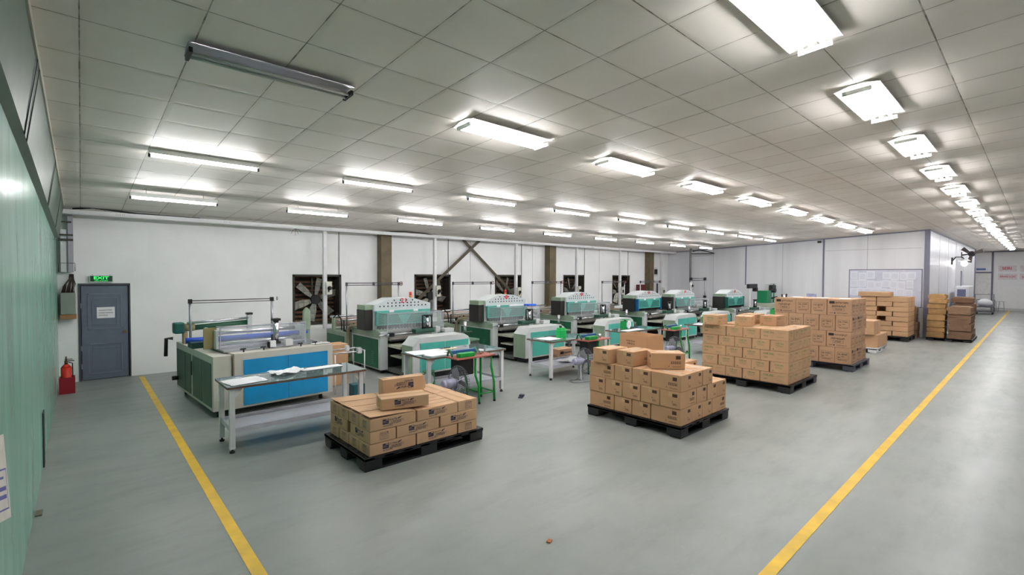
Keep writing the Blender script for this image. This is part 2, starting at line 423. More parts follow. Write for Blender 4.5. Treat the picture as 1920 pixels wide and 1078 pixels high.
# exit sign
e = empty('exit_sign', (.32, 13.10, 2.1)); tag(e, 'green lit exit sign above the slate grey door', 'sign')
MB().box(-.19, .19, -.03, .03, -.065, .075, .006).build('housing', M('sign_white', (206, 214, 206), .4), e)
MB().box(-.175, .175, -.034, -.03, -.05, .065).build('face', M('sign_green_dark', (6, 64, 44), .3), e)
mb = MB(); f = Face(mb, (-.175, -.034, -.05), (1, 0, 0), (0, 0, 1), .35, .115); f.text('EXIT', .16, .4, .84, .9); f.text('LỐI THOÁT', .2, .08, .8, .28)
mb.build('lettering', M('sign_glow', (60, 255, 110), .4, emit=.16, var=0), e)
mb = MB(); mb.cyl((-.14, 0, .075), (-.14, 0, .1), .006); mb.cyl((.14, 0, .075), (.14, 0, .1), .006); mb.build('hanger', steel, e)

# cable tray along the back wall
e = empty('cable_tray', (0, 12.6, 3.36)); tag(e, 'long pale grey cable tray hung along the back wall', 'cable tray')
MB().box(XG+.06, 22.7, -.08, .08, 0, .085, .004).build('trunking', white_paint, e)
mb = MB()
for x in [.55+1.9*i for i in range(12)]:
    for a in (0, .03, .06, .1, .13):
        for z in (.03, .055): mb.cyl((x+a, -.081, z), (x+a, -.0835, z), .005, 6)
mb.build('bolts', dark, e)
for x in [2.0+3.1*i for i in range(7)]:
    MB().cyl((x, 0, .08), (x, 0, zc(12.6)-3.36), .006, 6).build('hanger_rod', steel, e)
mb = MB(); mb.tube([(-.1, 0, .11), (.2, -.02, .15), (.5, 0, .13), (.9, .02, .1), (2.0, 0, .09)], .018, 6); mb.build('cable', rubber, e); mb = MB(); mb.tube([(6.5, 0, .09), (7.1, 0, .13), (7.8, 0, .12), (8.2, .02, .08)], .014, 6); mb.build('cable', rubber, e)
mb = MB()
for dx, dz in ((-.1, -.13), (0, -.17), (.07, -.14), (.14, -.07)): mb.tube([(4.0, -.085, 0), (4.0+dx*.6, -.087, dz*.4), (4.0+dx, -.087, dz)], .004, 5)
mb.build('loose_wires', rubber, e)
e = tag(MB().tube([(22.2, 11.4, 3.42), (22.4, 11.2, 3.5), (22.5, 10.9, 3.44), (22.55, 10.5, 3.32), (22.3, 10.6, 3.3), (21.9, 11.3, 3.3)], .02, 8).build('cable_loop', rubber), 'black cable loop hanging under the ceiling near the end wall', 'cable')
# thin conduits down the back wall
for i, (x, z0, z1) in enumerate(((5.36, 2.22, 3.4), (9.03, 2.24, 3.4), (12.36, 2.24, 3.4), (16.08, 2.25, 3.4), (19.3, 2.0, 3.4), (22.2, 1.2, 3.4))):
    tag(MB().cyl((x, YB-.012, z0), (x, YB-.012, z1), .011, 6).build('conduit', M('conduit_grey', (112, 112, 110), .5)), 'thin grey conduit down the back wall, %s from the exit door' % ORD[i], 'conduit', 'thin conduits on the back wall')
# drop posts with switch boxes
sb = None
for i, (x, y, z0, zb) in enumerate(((4.76, 12.6, .8, 1.86), (8.16, 12.6, .9, 1.72), (11.58, 12.6, .9, 1.62), (14.92, 12.6, .9, 1.62), (17.9, 12.6, .9, 1.55), (21.35, 12.6, 1.3, 1.48))):
    e = empty('drop_post', (x, y, 0)); tag(e, 'pale steel cable post dropping from the tray, %s from the exit door' % ORD[i], 'post', 'drop posts behind the machines')
    MB().box(-.045, .045, -.045, .045, z0, 3.355, .004).build('post', white_paint, e)
    b_ = MB().box(-.01, .14, -.13, -.046, zb-.17, zb+.17, .006).build('switch_box', M('switch_cream', (206, 204, 192), .45), e)
    mb = MB(); mb.cyl((.07, -.131, zb), (.07, -.16, zb), .055, 14); mb.box(.03, .06, -.16, -.13, zb-.1, zb+.02); mb.build('switch_dial', dark, b_)
e = empty('drop_post', (22.0, 11.4, 0)); tag(e, 'dark round cable post nearest the end wall', 'post', 'drop posts behind the machines')
MB().cyl((0, 0, 1.9), (0, 0, zc(11.4)), .05, 12).build('post', M('conduit_grey'), e)
b_ = MB().box(-.07, .1, -.1, .02, 1.6, 1.92, .006).build('switch_box', M('switch_cream'), e)
MB().cyl((.02, -.1, 1.75), (.02, -.13, 1.75), .06, 12).build('switch_dial', dark, b_)
# fuse boxes on the last column
e = empty('fuse_box', (21.3, 13.045, 2.3)); tag(e, 'grey fuse box with dark meter beside the third brown column', 'fuse box')
MB().box(-.1, .32, -.1, .1, -.1, .35, .01).build('case', white_paint, e); MB().box(0, .28, -.112, -.1, 0, .26).build('meter', dark, e)
e = empty('fuse_box', (21.3, 13.045, 1.2)); tag(e, 'tall grey switch cabinet below the fuse box on the third column', 'switch cabinet')
MB().box(-.1, .42, -.1, .1, -.1, .78, .01).build('case', white_paint, e); MB().box(.22, .34, -.112, -.1, .05, .65).build('slot', dark, e)
tag(MB().box(20.0, 20.5, 12.9, 13.14, 1.4, 1.8, .02).build('red_hose_box', M('maroon', (92, 24, 26), .5)), 'small maroon box on the back wall behind the fourth press', 'box')

# wall exhaust fans
blade_m = M('fan_blade', (168, 168, 158), .4, .4, .3, 12); louvre = M('brown_louvre', (104, 72, 48), .7, 0, .3, 4); cav = M('fan_case', (52, 46, 38), .7, 0, .2)
for i, (a, b, z0, z1) in enumerate(holes[1:]):
    cx, cz = (a+b)/2, (z0+z1)/2; h = (b-a)/2-.012; hz = (z1-z0)/2-.012
    e = empty('exhaust_fan', (cx, YB, cz)); tag(e, 'square exhaust fan with dusty metal blades in the back wall, %s from the exit door' % ORD[i], 'exhaust fan', 'exhaust fans in the back wall')
    fr = MB(); fr.box(-h, -h+.05, .0, .5, -hz, hz); fr.box(h-.05, h, .0, .5, -hz, hz); fr.box(-h, h, 0, .5, -hz, -hz+.05); fr.box(-h, h, 0, .5, hz-.05, hz); fr.box(-h, h, .5, .52, -hz, hz)
    fr.build('frame', cav, e)
    lv = MB()
    for q in range(11):
        z = -hz+.08+q*(2*hz-.16)/10
        lv.box(-h+.05, h-.05, .40, .415, z-.028, z+.028)
    lv.build('louvre_slats', louvre, e)
    MB().cyl((0, .12, 0), (0, .3, 0), .13, 20).build('hub', dark, e)
    MB().box(-.06, -.02, .3, .34, -hz+.05, hz-.05).build('motor_bar', M('sage_dark', (84, 84, 66), .6), e)
    for q in range(6):
        th = 2*PI*q/6+.35+.5*i; bm = bmesh.new()
        prof = [(.12, -.05, .0), (.3, -.12, .0), (.58, -.14, 0), (.61, .08, .0), (.3, .08, 0), (.12, .05, 0)]
        tw = Matrix.Rotation(-th, 4, 'Y') @ Matrix.Rotation(.55, 4, 'X')
        v0 = [bm.verts.new(tw @ Vector((r, 0, s))) for r, s, _ in prof]; v1 = [bm.verts.new(tw @ Vector((r, .006, s))) for r, s, _ in prof]
        bm.faces.new(v0); bm.faces.new(v1[::-1])
        for j in range(6): bm.faces.new((v0[j], v1[j], v1[(j+1) % 6], v0[(j+1) % 6]))
        mb = MB(); mb.add(bm, Matrix.Translation((0, .2, 0))); mb.build('blade', blade_m, e)
    g = MB()
    for q in range(1, 9):
        x = -h+2*h*q/9; g.cyl((x, .03, -hz), (x, .03, hz), .0025, 4); z = -hz+2*hz*q/9; g.cyl((-h, .03, z), (h, .03, z), .0025, 4)
    g.build('wire_guard', dark, e)

# corner by the exit: electric box, pipes, cables, extinguisher
e = empty('electric_box', (-.19, 13.0, 1.4)); tag(e, 'grey electric box high beside the slate grey door', 'electric box')
MB().box(-.11, .11, -.13, .14, 0, .43, .01).build('case', M('box_grey_green', (128, 138, 128), .5), e)
MB().box(-.12, .12, -.14, .14, -.09, -.005, .004).build('wood_backing', M('wood_board', (156, 112, 70), .6, 0, .2, 12), e)
mb = MB()
for j in range(9):
    x = -.09+j*.022; mb.tube([(x, -.02, .42), (x+.02, -.03, .55+.03*(j % 3)), (.02+j*.008, -.02, .7), (.03+.006*j, 0, .8)], .011, 6)
mb.build('cable_bundle', M('cable_brown', (58, 44, 36), .6), e)
e = empty('duct', (-.2, 12.98, 2.24)); tag(e, 'boxed white wall duct with clamps above the electric box', 'duct')
MB().box(-.09, .0, -.02, .12, .0, .85, .006).build('left_panel', white_paint, e); MB().box(.02, .1, -.06, .12, .0, 1.25, .006).build('right_panel', M('duct_grey', (168, 166, 176), .5), e)
mb = MB(); mb.box(-.12, .1, -.1, -.06, .62, .66); mb.box(-.12, .1, -.1, -.06, .72, .75); mb.box(-.12, .08, -.4, -.36, .95, .98); mb.tube([(-.12, -.08, .0), (-.12, -.08, .18), (.12, -.08, .18), (.12, -.08, .02)], .006, 6); mb.build('clamp', M('clamp_dark', (60, 56, 50), .6), e)
e = empty('fire_extinguisher_box', (-.21, 12.05, 0)); tag(e, 'red fire extinguisher stand on the floor beside the green wall', 'extinguisher stand')
mb = MB(); mb.box(-.11, .11, -.12, -.105, .015, .3); mb.box(-.11, .11, .105, .12, .015, .3); mb.box(-.11, -.095, -.105, .105, .015, .3); mb.box(.095, .11, -.105, .105, .015, .3); mb.box(-.11, .11, -.12, .12, 0, .015)
mb.build('case', M('stand_red', (150, 22, 40), .4), e)
e = empty('fire_extinguisher', (-.22, 12.05, .016)); tag(e, 'red fire extinguisher standing in the red stand by the green wall', 'fire extinguisher')
mb = MB(); mb.cyl((0, 0, 0), (0, 0, .46), .075, 20); mb.cyl((0, 0, .46), (0, 0, .52), .075, 20, .03); mb.build('cylinder', M('ext_red', (206, 44, 26), .3), e)
mb = MB(); mb.cyl((0, 0, .52), (0, 0, .57), .025); mb.box(-.02, .11, -.015, .015, .57, .585); mb.box(-.02, .09, -.012, .012, .60, .612); mb.cyl((0, 0, .58), (0, 0, .66), .012); mb.build('valve_handle', M('valve_brown', (72, 50, 34), .4), e)
mb = MB(); mb.tube([(.03, 0, .55), (.085, 0, .53), (.088, 0, .3), (.087, 0, .1)], .01, 6); mb.build('hose', rubber, e)
# poster, wall scraps
t = MB(); P = [(XG+.004, 3.36, .98), (XG+.004, 4.23, .70), (XG+.004, 3.93, 1.29), (XG+.004, 3.3, 1.42)]
t.quad(*P); t.quad(*[(p[0]+.004, p[1], p[2]) for p in P][::-1])
for i in range(4):
    a, b = P[i], P[(i+1) % 4]; t.quad(a, b, (b[0]+.004, b[1], b[2]), (a[0]+.004, a[1], a[2]))
po = tag(t.build('poster', M('poster_paper', (220, 216, 206), .45)), 'white poster with purple print on the green wall', 'poster')
mb = MB()
def pp(u, v):
    a = [Vector(p) for p in P]; q = (a[0]*(1-u)+a[1]*u)*(1-v)+(a[3]*(1-u)+a[2]*u)*v
    return q+Vector((.0055, 0, 0))
for (u0, v0, u1, v1) in ((.0, .12, .9, .14), (.88, .12, .9, .62), (.0, .6, .9, .62), (.1, .26, .82, .31), (.1, .36, .82, .41), (.1, .5, .72, .53)): mb.quad(pp(u0, v0), pp(u1, v0), pp(u1, v1), pp(u0, v1))
mb.build('print', M('ink_purple', (84, 84, 160), .6), po)
tag(MB().box(XG+.001, XG+.012, 7.55, 7.75, .0, .62).build('floor_skirting_strip', M('navy_strip', (34, 40, 48), .5)), 'dark strip leaning at the foot of the green wall', 'strip')
tag(MB().box(-.335, -.29, 6.05, 6.18, .0, .012).build('wood_scrap', M('scrap', (112, 106, 90), .7)), 'small grey scrap on the floor by the green wall', 'scrap')

# ---------------------------------------------------------------- ceiling lights
def lamp(ntube, lit, style):
    e = empty('fluorescent_light', (0, 0, 0))
    if style == 'trough':
        hw = .05+.045*ntube
        MB().prism([(-.05, .0), (.05, 0), (hw, -.034), (hw-.004, -.037), (.045, -.012), (-.045, -.012), (-hw+.004, -.037), (-hw, -.034)], 'x', -.61, .61).build('reflector', batten if lit else steel, e)
        zt = -.075
        mb = MB(); 
        for s in (-1, 1): mb.box(s*.60-.012, s*.60+.012, -hw*.62, hw*.62, -.088, -.05); mb.build('end_holder', batten if lit else dark, e); mb = MB()
        mb.bm.free()
        ysq = [0] if ntube == 1 else [(j-(ntube-1)/2)*.075 for j in range(ntube)]
    else:
        MB().box(-.61, .61, -.045, .045, -.06, .0, .004).build('batten', batten, e)
        zt = -.082; ysq = [0]
        mb = MB()
        for s in (-1, 1): mb.box(s*.605-.012, s*.605+.012, -.02, .02, -.1, -.055); mb.build('end_holder', dark, e); mb = MB()
        mb.bm.free()
    for y in ysq: MB().cyl((-.588, y, zt), (.588, y, zt), .014 if lit else .013, 8).build('tube', (tube_on3 if ntube == 3 else tube_on) if lit else tube_off, e)
    return e
P3 = lamp(3, True, 'trough'); P1 = lamp(1, True, 'batten'); P0 = lamp(2, False, 'trough')
used = set()
def put(proto, x, y, z, label, group):
    o = proto if proto.name not in used else copy_tree(proto)
    used.add(proto.name); o.location = (x, y, z); o.rotation_euler.x = -math.atan(SL)
    tag(o, label, 'ceiling light', group); return o
for i in range(17):  # the last two fixtures are added to brighten the far wall
    x = 3.62+2.44*i
    put(P3, x, 1.20, zc(1.2)-.005, 'lit triple tube light, %s from the camera above the long yellow line' % ORD[i], 'triple tube lights over the long yellow line')
put(P0, 1.21, 4.22, zc(4.22)-.005, 'unlit grey ceiling light with dark trough, the only dead one', 'triple tube lights in the second row')
for i in range(8):
    x = 3.70+2.43*i
    put(P3, x, 4.22, zc(4.22)-.005, 'lit triple tube light, %s in the row that starts with the dead light' % ORD[i+1], 'triple tube lights in the second row')
for i in range(9):
    put(P1, 1.25+2.43*i, 7.35, zc(7.35)-.005, 'lit single tube light, %s from the green wall above the machine fronts' % ORD[i], 'single tube lights over the machines')
for i in range(9):
    put(P1, 1.22+2.4*i, 9.9, zc(9.9)-.1, 'lit single tube light, %s from the green wall in the rearmost row' % ORD[i], 'single tube lights in the rearmost row')
for o in list(bpy.data.objects):
    if o.get('group') == 'single tube lights in the rearmost row':
        for s in (-.4, .4): MB().cyl((s, 0, 0), (s, 0, .095), .004, 5).build('hanger', steel, o)

# ---------------------------------------------------------------- pallets and cartons
def pallet(name_label, x0, x1, y0, y1, h, mat, rz=0):
    cx, cy = (x0+x1)/2, (y0+y1)/2; w_, d_ = x1-x0, y1-y0
    e = empty('pallet', (cx, cy, 0), rz); tag(e, name_label, 'pallet', 'pallets on the floor')
    dk = MB(); ns = 9
    for i in range(ns):
        y = -d_/2+i*d_/ns; dk.box(-w_/2, w_/2, y+.006, y+d_/ns-.006, h-.03, h-.004)
    for i in range(7):
        x = -w_/2+i*w_/7; dk.box(x, x+w_/7*.5, -d_/2, d_/2, h-.034, h-.012)
    dk.box(-w_/2, w_/2, -d_/2, -d_/2+.025, h-.04, h-.003, .004); dk.box(-w_/2, w_/2, d_/2-.025, d_/2, h-.04, h-.003, .004)
    dk.box(-w_/2, -w_/2+.025, -d_/2, d_/2, h-.04, h-.003, .004); dk.box(w_/2-.025, w_/2, -d_/2, d_/2, h-.04, h-.003, .004)
    dk.build('deck', mat, e)
    for sx in (-1, 0, 1):
        for sy in (-1, 0, 1):
            bw, bd = (.11, .11) if (sx and sy) else (.12, .11)
            x = sx*(w_/2-bw); y = sy*(d_/2-bd)
            MB().box(x-bw+.004, x+bw-.004, y-bd+.004, y+bd-.004, .022, h-.035, .012).build('block', mat, e)
    for sy in (-1, 0, 1):
        y = sy*(d_/2-.09); MB().box(-w_/2+.01, w_/2-.01, y-.08, y+.08, 0, .022, .004).build('runner', mat, e)
    return e
def style_print(st, mb_main, face, longf, seed):
    f = face
    if st == 'blue':
        if longf:
            f.scrib(.42, .30, .68, .40, 12, seed); f.frame(.44, .42, .72, .58, .003); f.scrib(.47, .46, .68, .54, 9, seed+3)
            f.scrib(.42, .64, .58, .78, 5, seed+1)
            for q in range(4): f.rect(.59+q*.012, .64+q*.012, .60+q*.014, .74+q*.02)
            f.rect(.63, .72, .655, .8); f.rect(.655, .76, .675, .84)
            f.rect(.27, .40, .40, .43); f.rect(.27, .80, .40, .83); f.rect(.27, .40, .285, .83); f.rect(.385, .40, .40, .83)
            for q in range(5): f.rect(.29+q*.018, .44+.03*(q % 3), .303+q*.018, .7+.04*(q % 2))
            f.rect(.285, .43, .385, .50); f.rect(.285, .70, .335, .80); f.rect(.35, .55, .385, .66)
            f.scrib(.28, .2, .48, .3, 10, seed+2)
        else:
            f.scrib(.38, .72, .62, .82, 8, seed); f.rect(.64, .72, .7, .8); f.frame(.36, .2, .7, .68, .003)
            for q in range(3): f.scrib(.4, .26+.14*q, .66, .32+.14*q, 8, seed+q)
    elif st == 'code':
        if longf:
            a0, a1 = .72, .88
            f.rect(a0, .62, a1-.02, .84); 
            for q in range(16):
                if q % 3 != 2: f.rect(.58+q*.0185, .36, .58+q*.0185+.013, .50)
            f.rect(.58, .34, .88, .36); f.rect(.58, .49, .88, .5)
            f.rect(.5, .17, .53, .21); f.scrib(.62, .13, .88, .19, 13, seed)
        else:
            f.rect(.62, .68, .86, .87); f.rect(.6, .37, .64, .42); f.scrib(.62, .24, .84, .3, 7, seed); f.scrib(.64, .18, .86, .23, 7, seed+1)
    elif st == 'green':
        if longf:
            f.text('CNB SAIL', .10, .62, .50, .80); f.scrib(.62, .68, .88, .74, 12, seed); f.scrib(.12, .28, .28, .42, 5, seed+1); f.scrib(.6, .28, .85, .33, 12, seed+2)
        else:
            f.text('CNB SAIL', .26, .66, .74, .80); f.scrib(.3, .5, .7, .57, 10, seed); f.scrib(.32, .38, .68, .43, 10, seed+1); f.rect(.14, .12, .2, .22)
    elif st == 'brown':
        if longf:
            f.rect(.08, .72, .30, .88); f.scrib(.33, .73, .86, .84, 13, seed); f.scrib(.2, .5, .76, .62, 9, seed+1); f.frame(.26, .28, .70, .44, .004); f.scrib(.34, .32, .62, .40, 6, seed+2)
            f.scrib(.1, .1, .26, .17, 6, seed+3); f.rect(.29, .09, .34, .18); f.scrib(.4, .11, .84, .16, 16, seed+4)
        else:
            f.frame(.14, .28, .84, .72, .004); f.scrib(.2, .55, .36, .64, 4, seed); f.scrib(.42, .55, .76, .66, 7, seed+1); f.scrib(.2, .36, .34, .44, 4, seed+2); f.scrib(.42, .42, .6, .48, 4, seed+3); f.scrib(.2, .2, .76, .25, 16, seed+4)
    elif st == 'plain': pass
CN = 0
INK = {'blue': mark, 'code': markb, 'green': markg, 'brown': markk, 'plain': markk}
KM = {'blue': kraft[0], 'code': kraft[1], 'green': kraft[2], 'brown': kraft[3], 'plain': kraft[2]}
def carton(label, group, x0, x1, y0, y1, z0, z1, st, rz=0, tp=None, flap=False, prints=True, km=None, gap=.005):
    """a closed carton: body mesh, tape strip and print as parts"""
    global CN
    CN += 1
    cx, cy = (x0+x1)/2, (y0+y1)/2; hx, hy, h = (x1-x0)/2-gap, (y1-y0)/2-gap, z1-z0-.004
    b = MB().box(-hx, hx, -hy, hy, 0, h, .008)
    o = b.build('carton', km or KM[st], None, (cx, cy, z0), rz); tag(o, label, 'carton', group)
    lx = hx >= hy
    tp = tp or tape
    t = MB()
    if st != 'code':
        if lx: t.box(-hx+.002, hx-.002, -.025, .025, h, h+.0008)
        else: t.box(-.025, .025, -hy+.002, hy-.002, h, h+.0008)
    elif lx: t.box(-hx+.002, hx-.002, -.025, .025, h, h+.0008); t.box(-hx-.0008, -hx, -.025, .025, h*.68, h-.005); t.box(hx, hx+.0008, -.025, .025, h*.68, h-.005)
    else: t.box(-.025, .025, -hy+.002, hy-.002, h, h+.0008); t.box(-.025, .025, -hy-.0008, -hy, h*.68, h-.005); t.box(-.025, .025, hy, hy+.0008, h*.68, h-.005)
    t.build('tape', tape, o)
    if tp is strap_and_glare:
        q = MB(); R_ = random.Random(CN); a_, b_ = R_.uniform(-.9, -.3), R_.uniform(.2, .9)
        if lx: q.box(hx*a_, hx*b_, -.018, .02, h+.0009, h+.0014)
        else: q.box(-.018, .02, hy*a_, hy*b_, h+.0009, h+.0014)
        q.build('glare_streak', strap_and_glare, o)  # pale streak painted on the top tape as its glare
    if flap:
        f = MB(); fb = bmesh.new(); bmesh.ops.create_cube(fb, size=1)
        for v in fb.verts: v.co = Vector((-(v.co.x+.5)*hx*1.96, v.co.y*hy*1.94, (v.co.z+.5)*.004))
        f.add(fb, Matrix.Translation((hx*.98, 0, h+.0016)) @ Matrix.Rotation(math.radians(2.6), 4, 'Y'))
        f.build('flap', km or KM[st], o)
    if prints:
        p = MB()
        style_print(st, p, Face(p, (-hx, -hy, 0), (1, 0, 0), (0, 0, 1), 2*hx, h), lx, CN*7)
        style_print(st, p, Face(p, (-hx, hy, 0), (0, -1, 0), (0, 0, 1), 2*hy, h), not lx, CN*7+3)
        if len(p.bm.faces): p.build('print', INK[st], o)
        else: p.bm.free()
    return o
jit = lambda a=.006: random.uniform(-a, a)
def stack_layer(cells, z0, z1, st, where, layer, group, j=.004, flaps=(), **kw):
    """cells: (x0,x1,y0,y1,position words)"""
    for i, (x0, x1, y0, y1, words) in enumerate(cells):
        dx, dy = jit(j), jit(j)
        carton('%s, %s, %s' % (where, layer, words), group, x0+dx, x1+dx, y0+dy, y1+dy, z0, z1, st, 0, flap=i in flaps, **kw)

# stack A: low pallet of blue-printed cartons
pallet('black plastic pallet under the low stack of blue-printed cartons, nearest the camera', 2.31, 3.99, 4.98, 6.16, .16, pallet_black)
GA = 'blue-printed cartons on the nearest pallet'
X = [2.38, 2.98, 3.58, 3.90]; Y = [5.02, 5.41, 5.81, 6.20]
YA = [4.99, 5.275, 5.56, 5.845, 6.13]
row = ['near-corner end', 'second back', 'third back', 'rear end']
def layerA(lay, mirrored):
    c = []
    if not mirrored:
        for i in range(4): c.append((2.37, 2.97, YA[i], YA[i+1], 'left column, '+row[i]))
        for i in range(4): c.append((2.98, 3.58, YA[i], YA[i+1], 'middle column, '+row[i]))
        c.append((3.59, 3.90, 4.99, 5.56, 'right column, near one')); c.append((3.59, 3.90, 5.56, 6.13, 'right column, rear one'))
    else:
        c.append((2.37, 2.70, 4.99, 5.53, 'left column, near one')); c.append((2.37, 2.70, 5.60, 6.13, 'left column, rear one'))
        for i in range(4): c.append((2.71, 3.30, YA[i], YA[i+1], 'middle column, '+row[i]))
        for i in range(4): c.append((3.31, 3.90, YA[i], YA[i+1], 'right column, '+row[i]))
    return c
for q in range(3):
    stack_layer(layerA(q, q == 1), .16+.14*q, .30+.14*q, 'blue', 'blue-printed carton', ('bottom layer', 'middle layer', 'top layer')[q], GA, flaps=(0, 1, 2, 3) if q == 2 else ())
carton('blue-printed carton lying turned on top of the low stack, in front of the upright one', GA, 2.62, 3.21, 5.08, 5.36, .605, .745, 'blue', math.radians(-14), flap=False)
# upright carton behind it: stands on its long side
o = carton('blue-printed carton standing on its side on top of the low stack, print upside down', GA, 2.80, 3.38, 5.48, 5.64, .605, .885, 'plain', math.radians(-6), prints=False, km=kraft[0])
p = MB(); style_print('blue', p, Face(p, (.287, -.077, .27), (-1, 0, 0), (0, 0, -1), .574, .16, (0, -1, 0)), True, 5)
f = Face(p, (-.287, -.077, 0), (1, 0, 0), (0, 0, 1), .574, .27); f.scrib(.08, .12, .28, .18, 4, 3); f.frame(.8, .1, .86, .2, .006)
p.build('print', mark, o)
carton('blue-printed carton lying at the rear right on top of the low stack', GA, 3.05, 3.62, 5.82, 6.1, .605, .745, 'blue', math.radians(-4))

# stack B: barcode cartons
pallet('black plastic pallet under the medium stack of barcode cartons', 5.97, 7.45, 3.20, 4.80, .16, pallet_black)
GB = 'barcode cartons on the second pallet'
s, l = .313, .465
YL = [3.22, 3.22+l, 3.22+l+s, 3.22+l+2*s, 3.22+2*l+2*s]
YS = [3.22+s*i for i in range(6)]
def layerB_long(n_front):
    c = [(6.0, 6.0+s, YL[0], YL[1], 'near corner, long side showing'), (6.0, 6.0+l, YL[1], YL[2], 'second along the left face'), (6.0, 6.0+l, YL[2], YL[3], 'third along the left face'), (6.0, 6.0+s, YL[3], YL[4], 'far end of the left face')]
    c += [(6.0+s, 6.0+2*s, YL[0], YL[1], 'second along the right face'), (6.0+2*s, 6.0+3*s, YL[0], YL[1], 'third along the right face')]
    return c
L1 = layerB_long(3)+[(6.0+3*s, 6.0+3*s+l, YL[0], YL[0]+s, 'fourth along the right face')]
L2 = [(5.99, 5.99+l, YS[i], YS[i+1], ('near corner', 'second along the left face', 'third along the left face', 'fourth along the left face', 'far end of the left face')[i]) for i in range(5)]
L2 += [(5.99+l+s*i, 5.99+l+s*(i+1), 3.22, 3.22+l, ('second', 'third', 'fourth')[i]+' along the right face') for i in range(3)]
L3 = layerB_long(3)
for r in range(1, 4):   # rest of the third layer, tops in view
    L3.append((6.0+l+.005, 6.0+2*l, YL[0]+l+s*(r-1), YL[0]+l+s*r, 'middle of the stack, %s row back' % ORD[r-1]))
L3 += [(6.0+2*l+.01, 6.0+3*l, YL[0]+l+s*i, YL[0]+l+s*(i+1), 'right side of the stack, %s row back' % ORD[i]) for i in range(3)]
# inner cartons that carry the upper ones
L2 += [(5.99+l+.01, 5.99+2*l, YS[2]-.16+s*i, YS[3]-.16+s*i, 'inner %s, behind the right face' % ORD[i]) for i in range(3)]
L2 += [(5.99+2*l+.02, 5.99+3*l+.01, YS[2]-.16+s*i, YS[3]-.16+s*i, 'inner far side, %s behind the right face' % ORD[i]) for i in range(3)]
L1 += [(6.0+l+.01, 6.0+2*l, YL[0]+l+s*i+.01, YL[0]+l+s*(i+1)+.01, 'inner %s, behind the right face' % ORD[i]) for i in range(3)]
L1 += [(6.0+2*l+.01, 6.0+3*l, YL[0]+l+s*i+.01, YL[0]+l+s*(i+1)+.01, 'inner far side, %s behind the right face' % ORD[i]) for i in range(3)]
for q, c in enumerate((L1, L2, L3)):
    stack_layer(c, .16+.233*q, .16+.233*(q+1), 'code', 'barcode carton', ('bottom layer', 'second layer', 'third layer')[q], GB, tp=strap_and_glare)
z = .16+.233*3+.001
carton('barcode carton on top of the medium stack, at its far left end', GB, 5.95, 6.42, 4.36, 4.68, z, z+.225, 'code', math.radians(-3), tp=strap_and_glare)
carton('barcode carton on top of the medium stack, second from its far left end', GB, 6.04, 6.52, 3.98, 4.30, z, z+.225, 'code', math.radians(-4), tp=strap_and_glare)
carton('barcode carton on top of the medium stack, turned with its long barcode side forward', GB, 6.14, 6.63, 3.52, 3.83, z, z+.235, 'code', math.radians(-46), tp=strap_and_glare)
# open carton behind on the stack
e = empty('open_carton', (6.92, 4.44, z), math.radians(-98)); tag(e, 'tall open empty carton on the back of the medium stack', 'carton', GB)
m_ = MB()
for (a, b, c_, d_) in ((-.29, .29, -.2, -.194), (-.29, .29, .194, .2), (-.29, -.284, -.194, .194), (.284, .29, -.194, .194)): m_.box(a, b, c_, d_, .005, .38)
m_.box(-.284, .284, -.194, .194, 0, .005); m_.build('body', kraft[1], e)
p = MB(); f = Face(p, (-.29, -.2, 0), (1, 0, 0), (0, 0, 1), .58, .36); f.scrib(.26, .72, .58, .79, 7, 3); f.scrib(.3, .6, .58, .67, 5, 4); p.build('print', markk, e)
p = MB(); f = Face(p, (.29, -.2, 0), (0, 1, 0), (0, 0, 1), .4, .36); f.rect(.6, .2, .8, .36); p.build('side_print', markb, e)

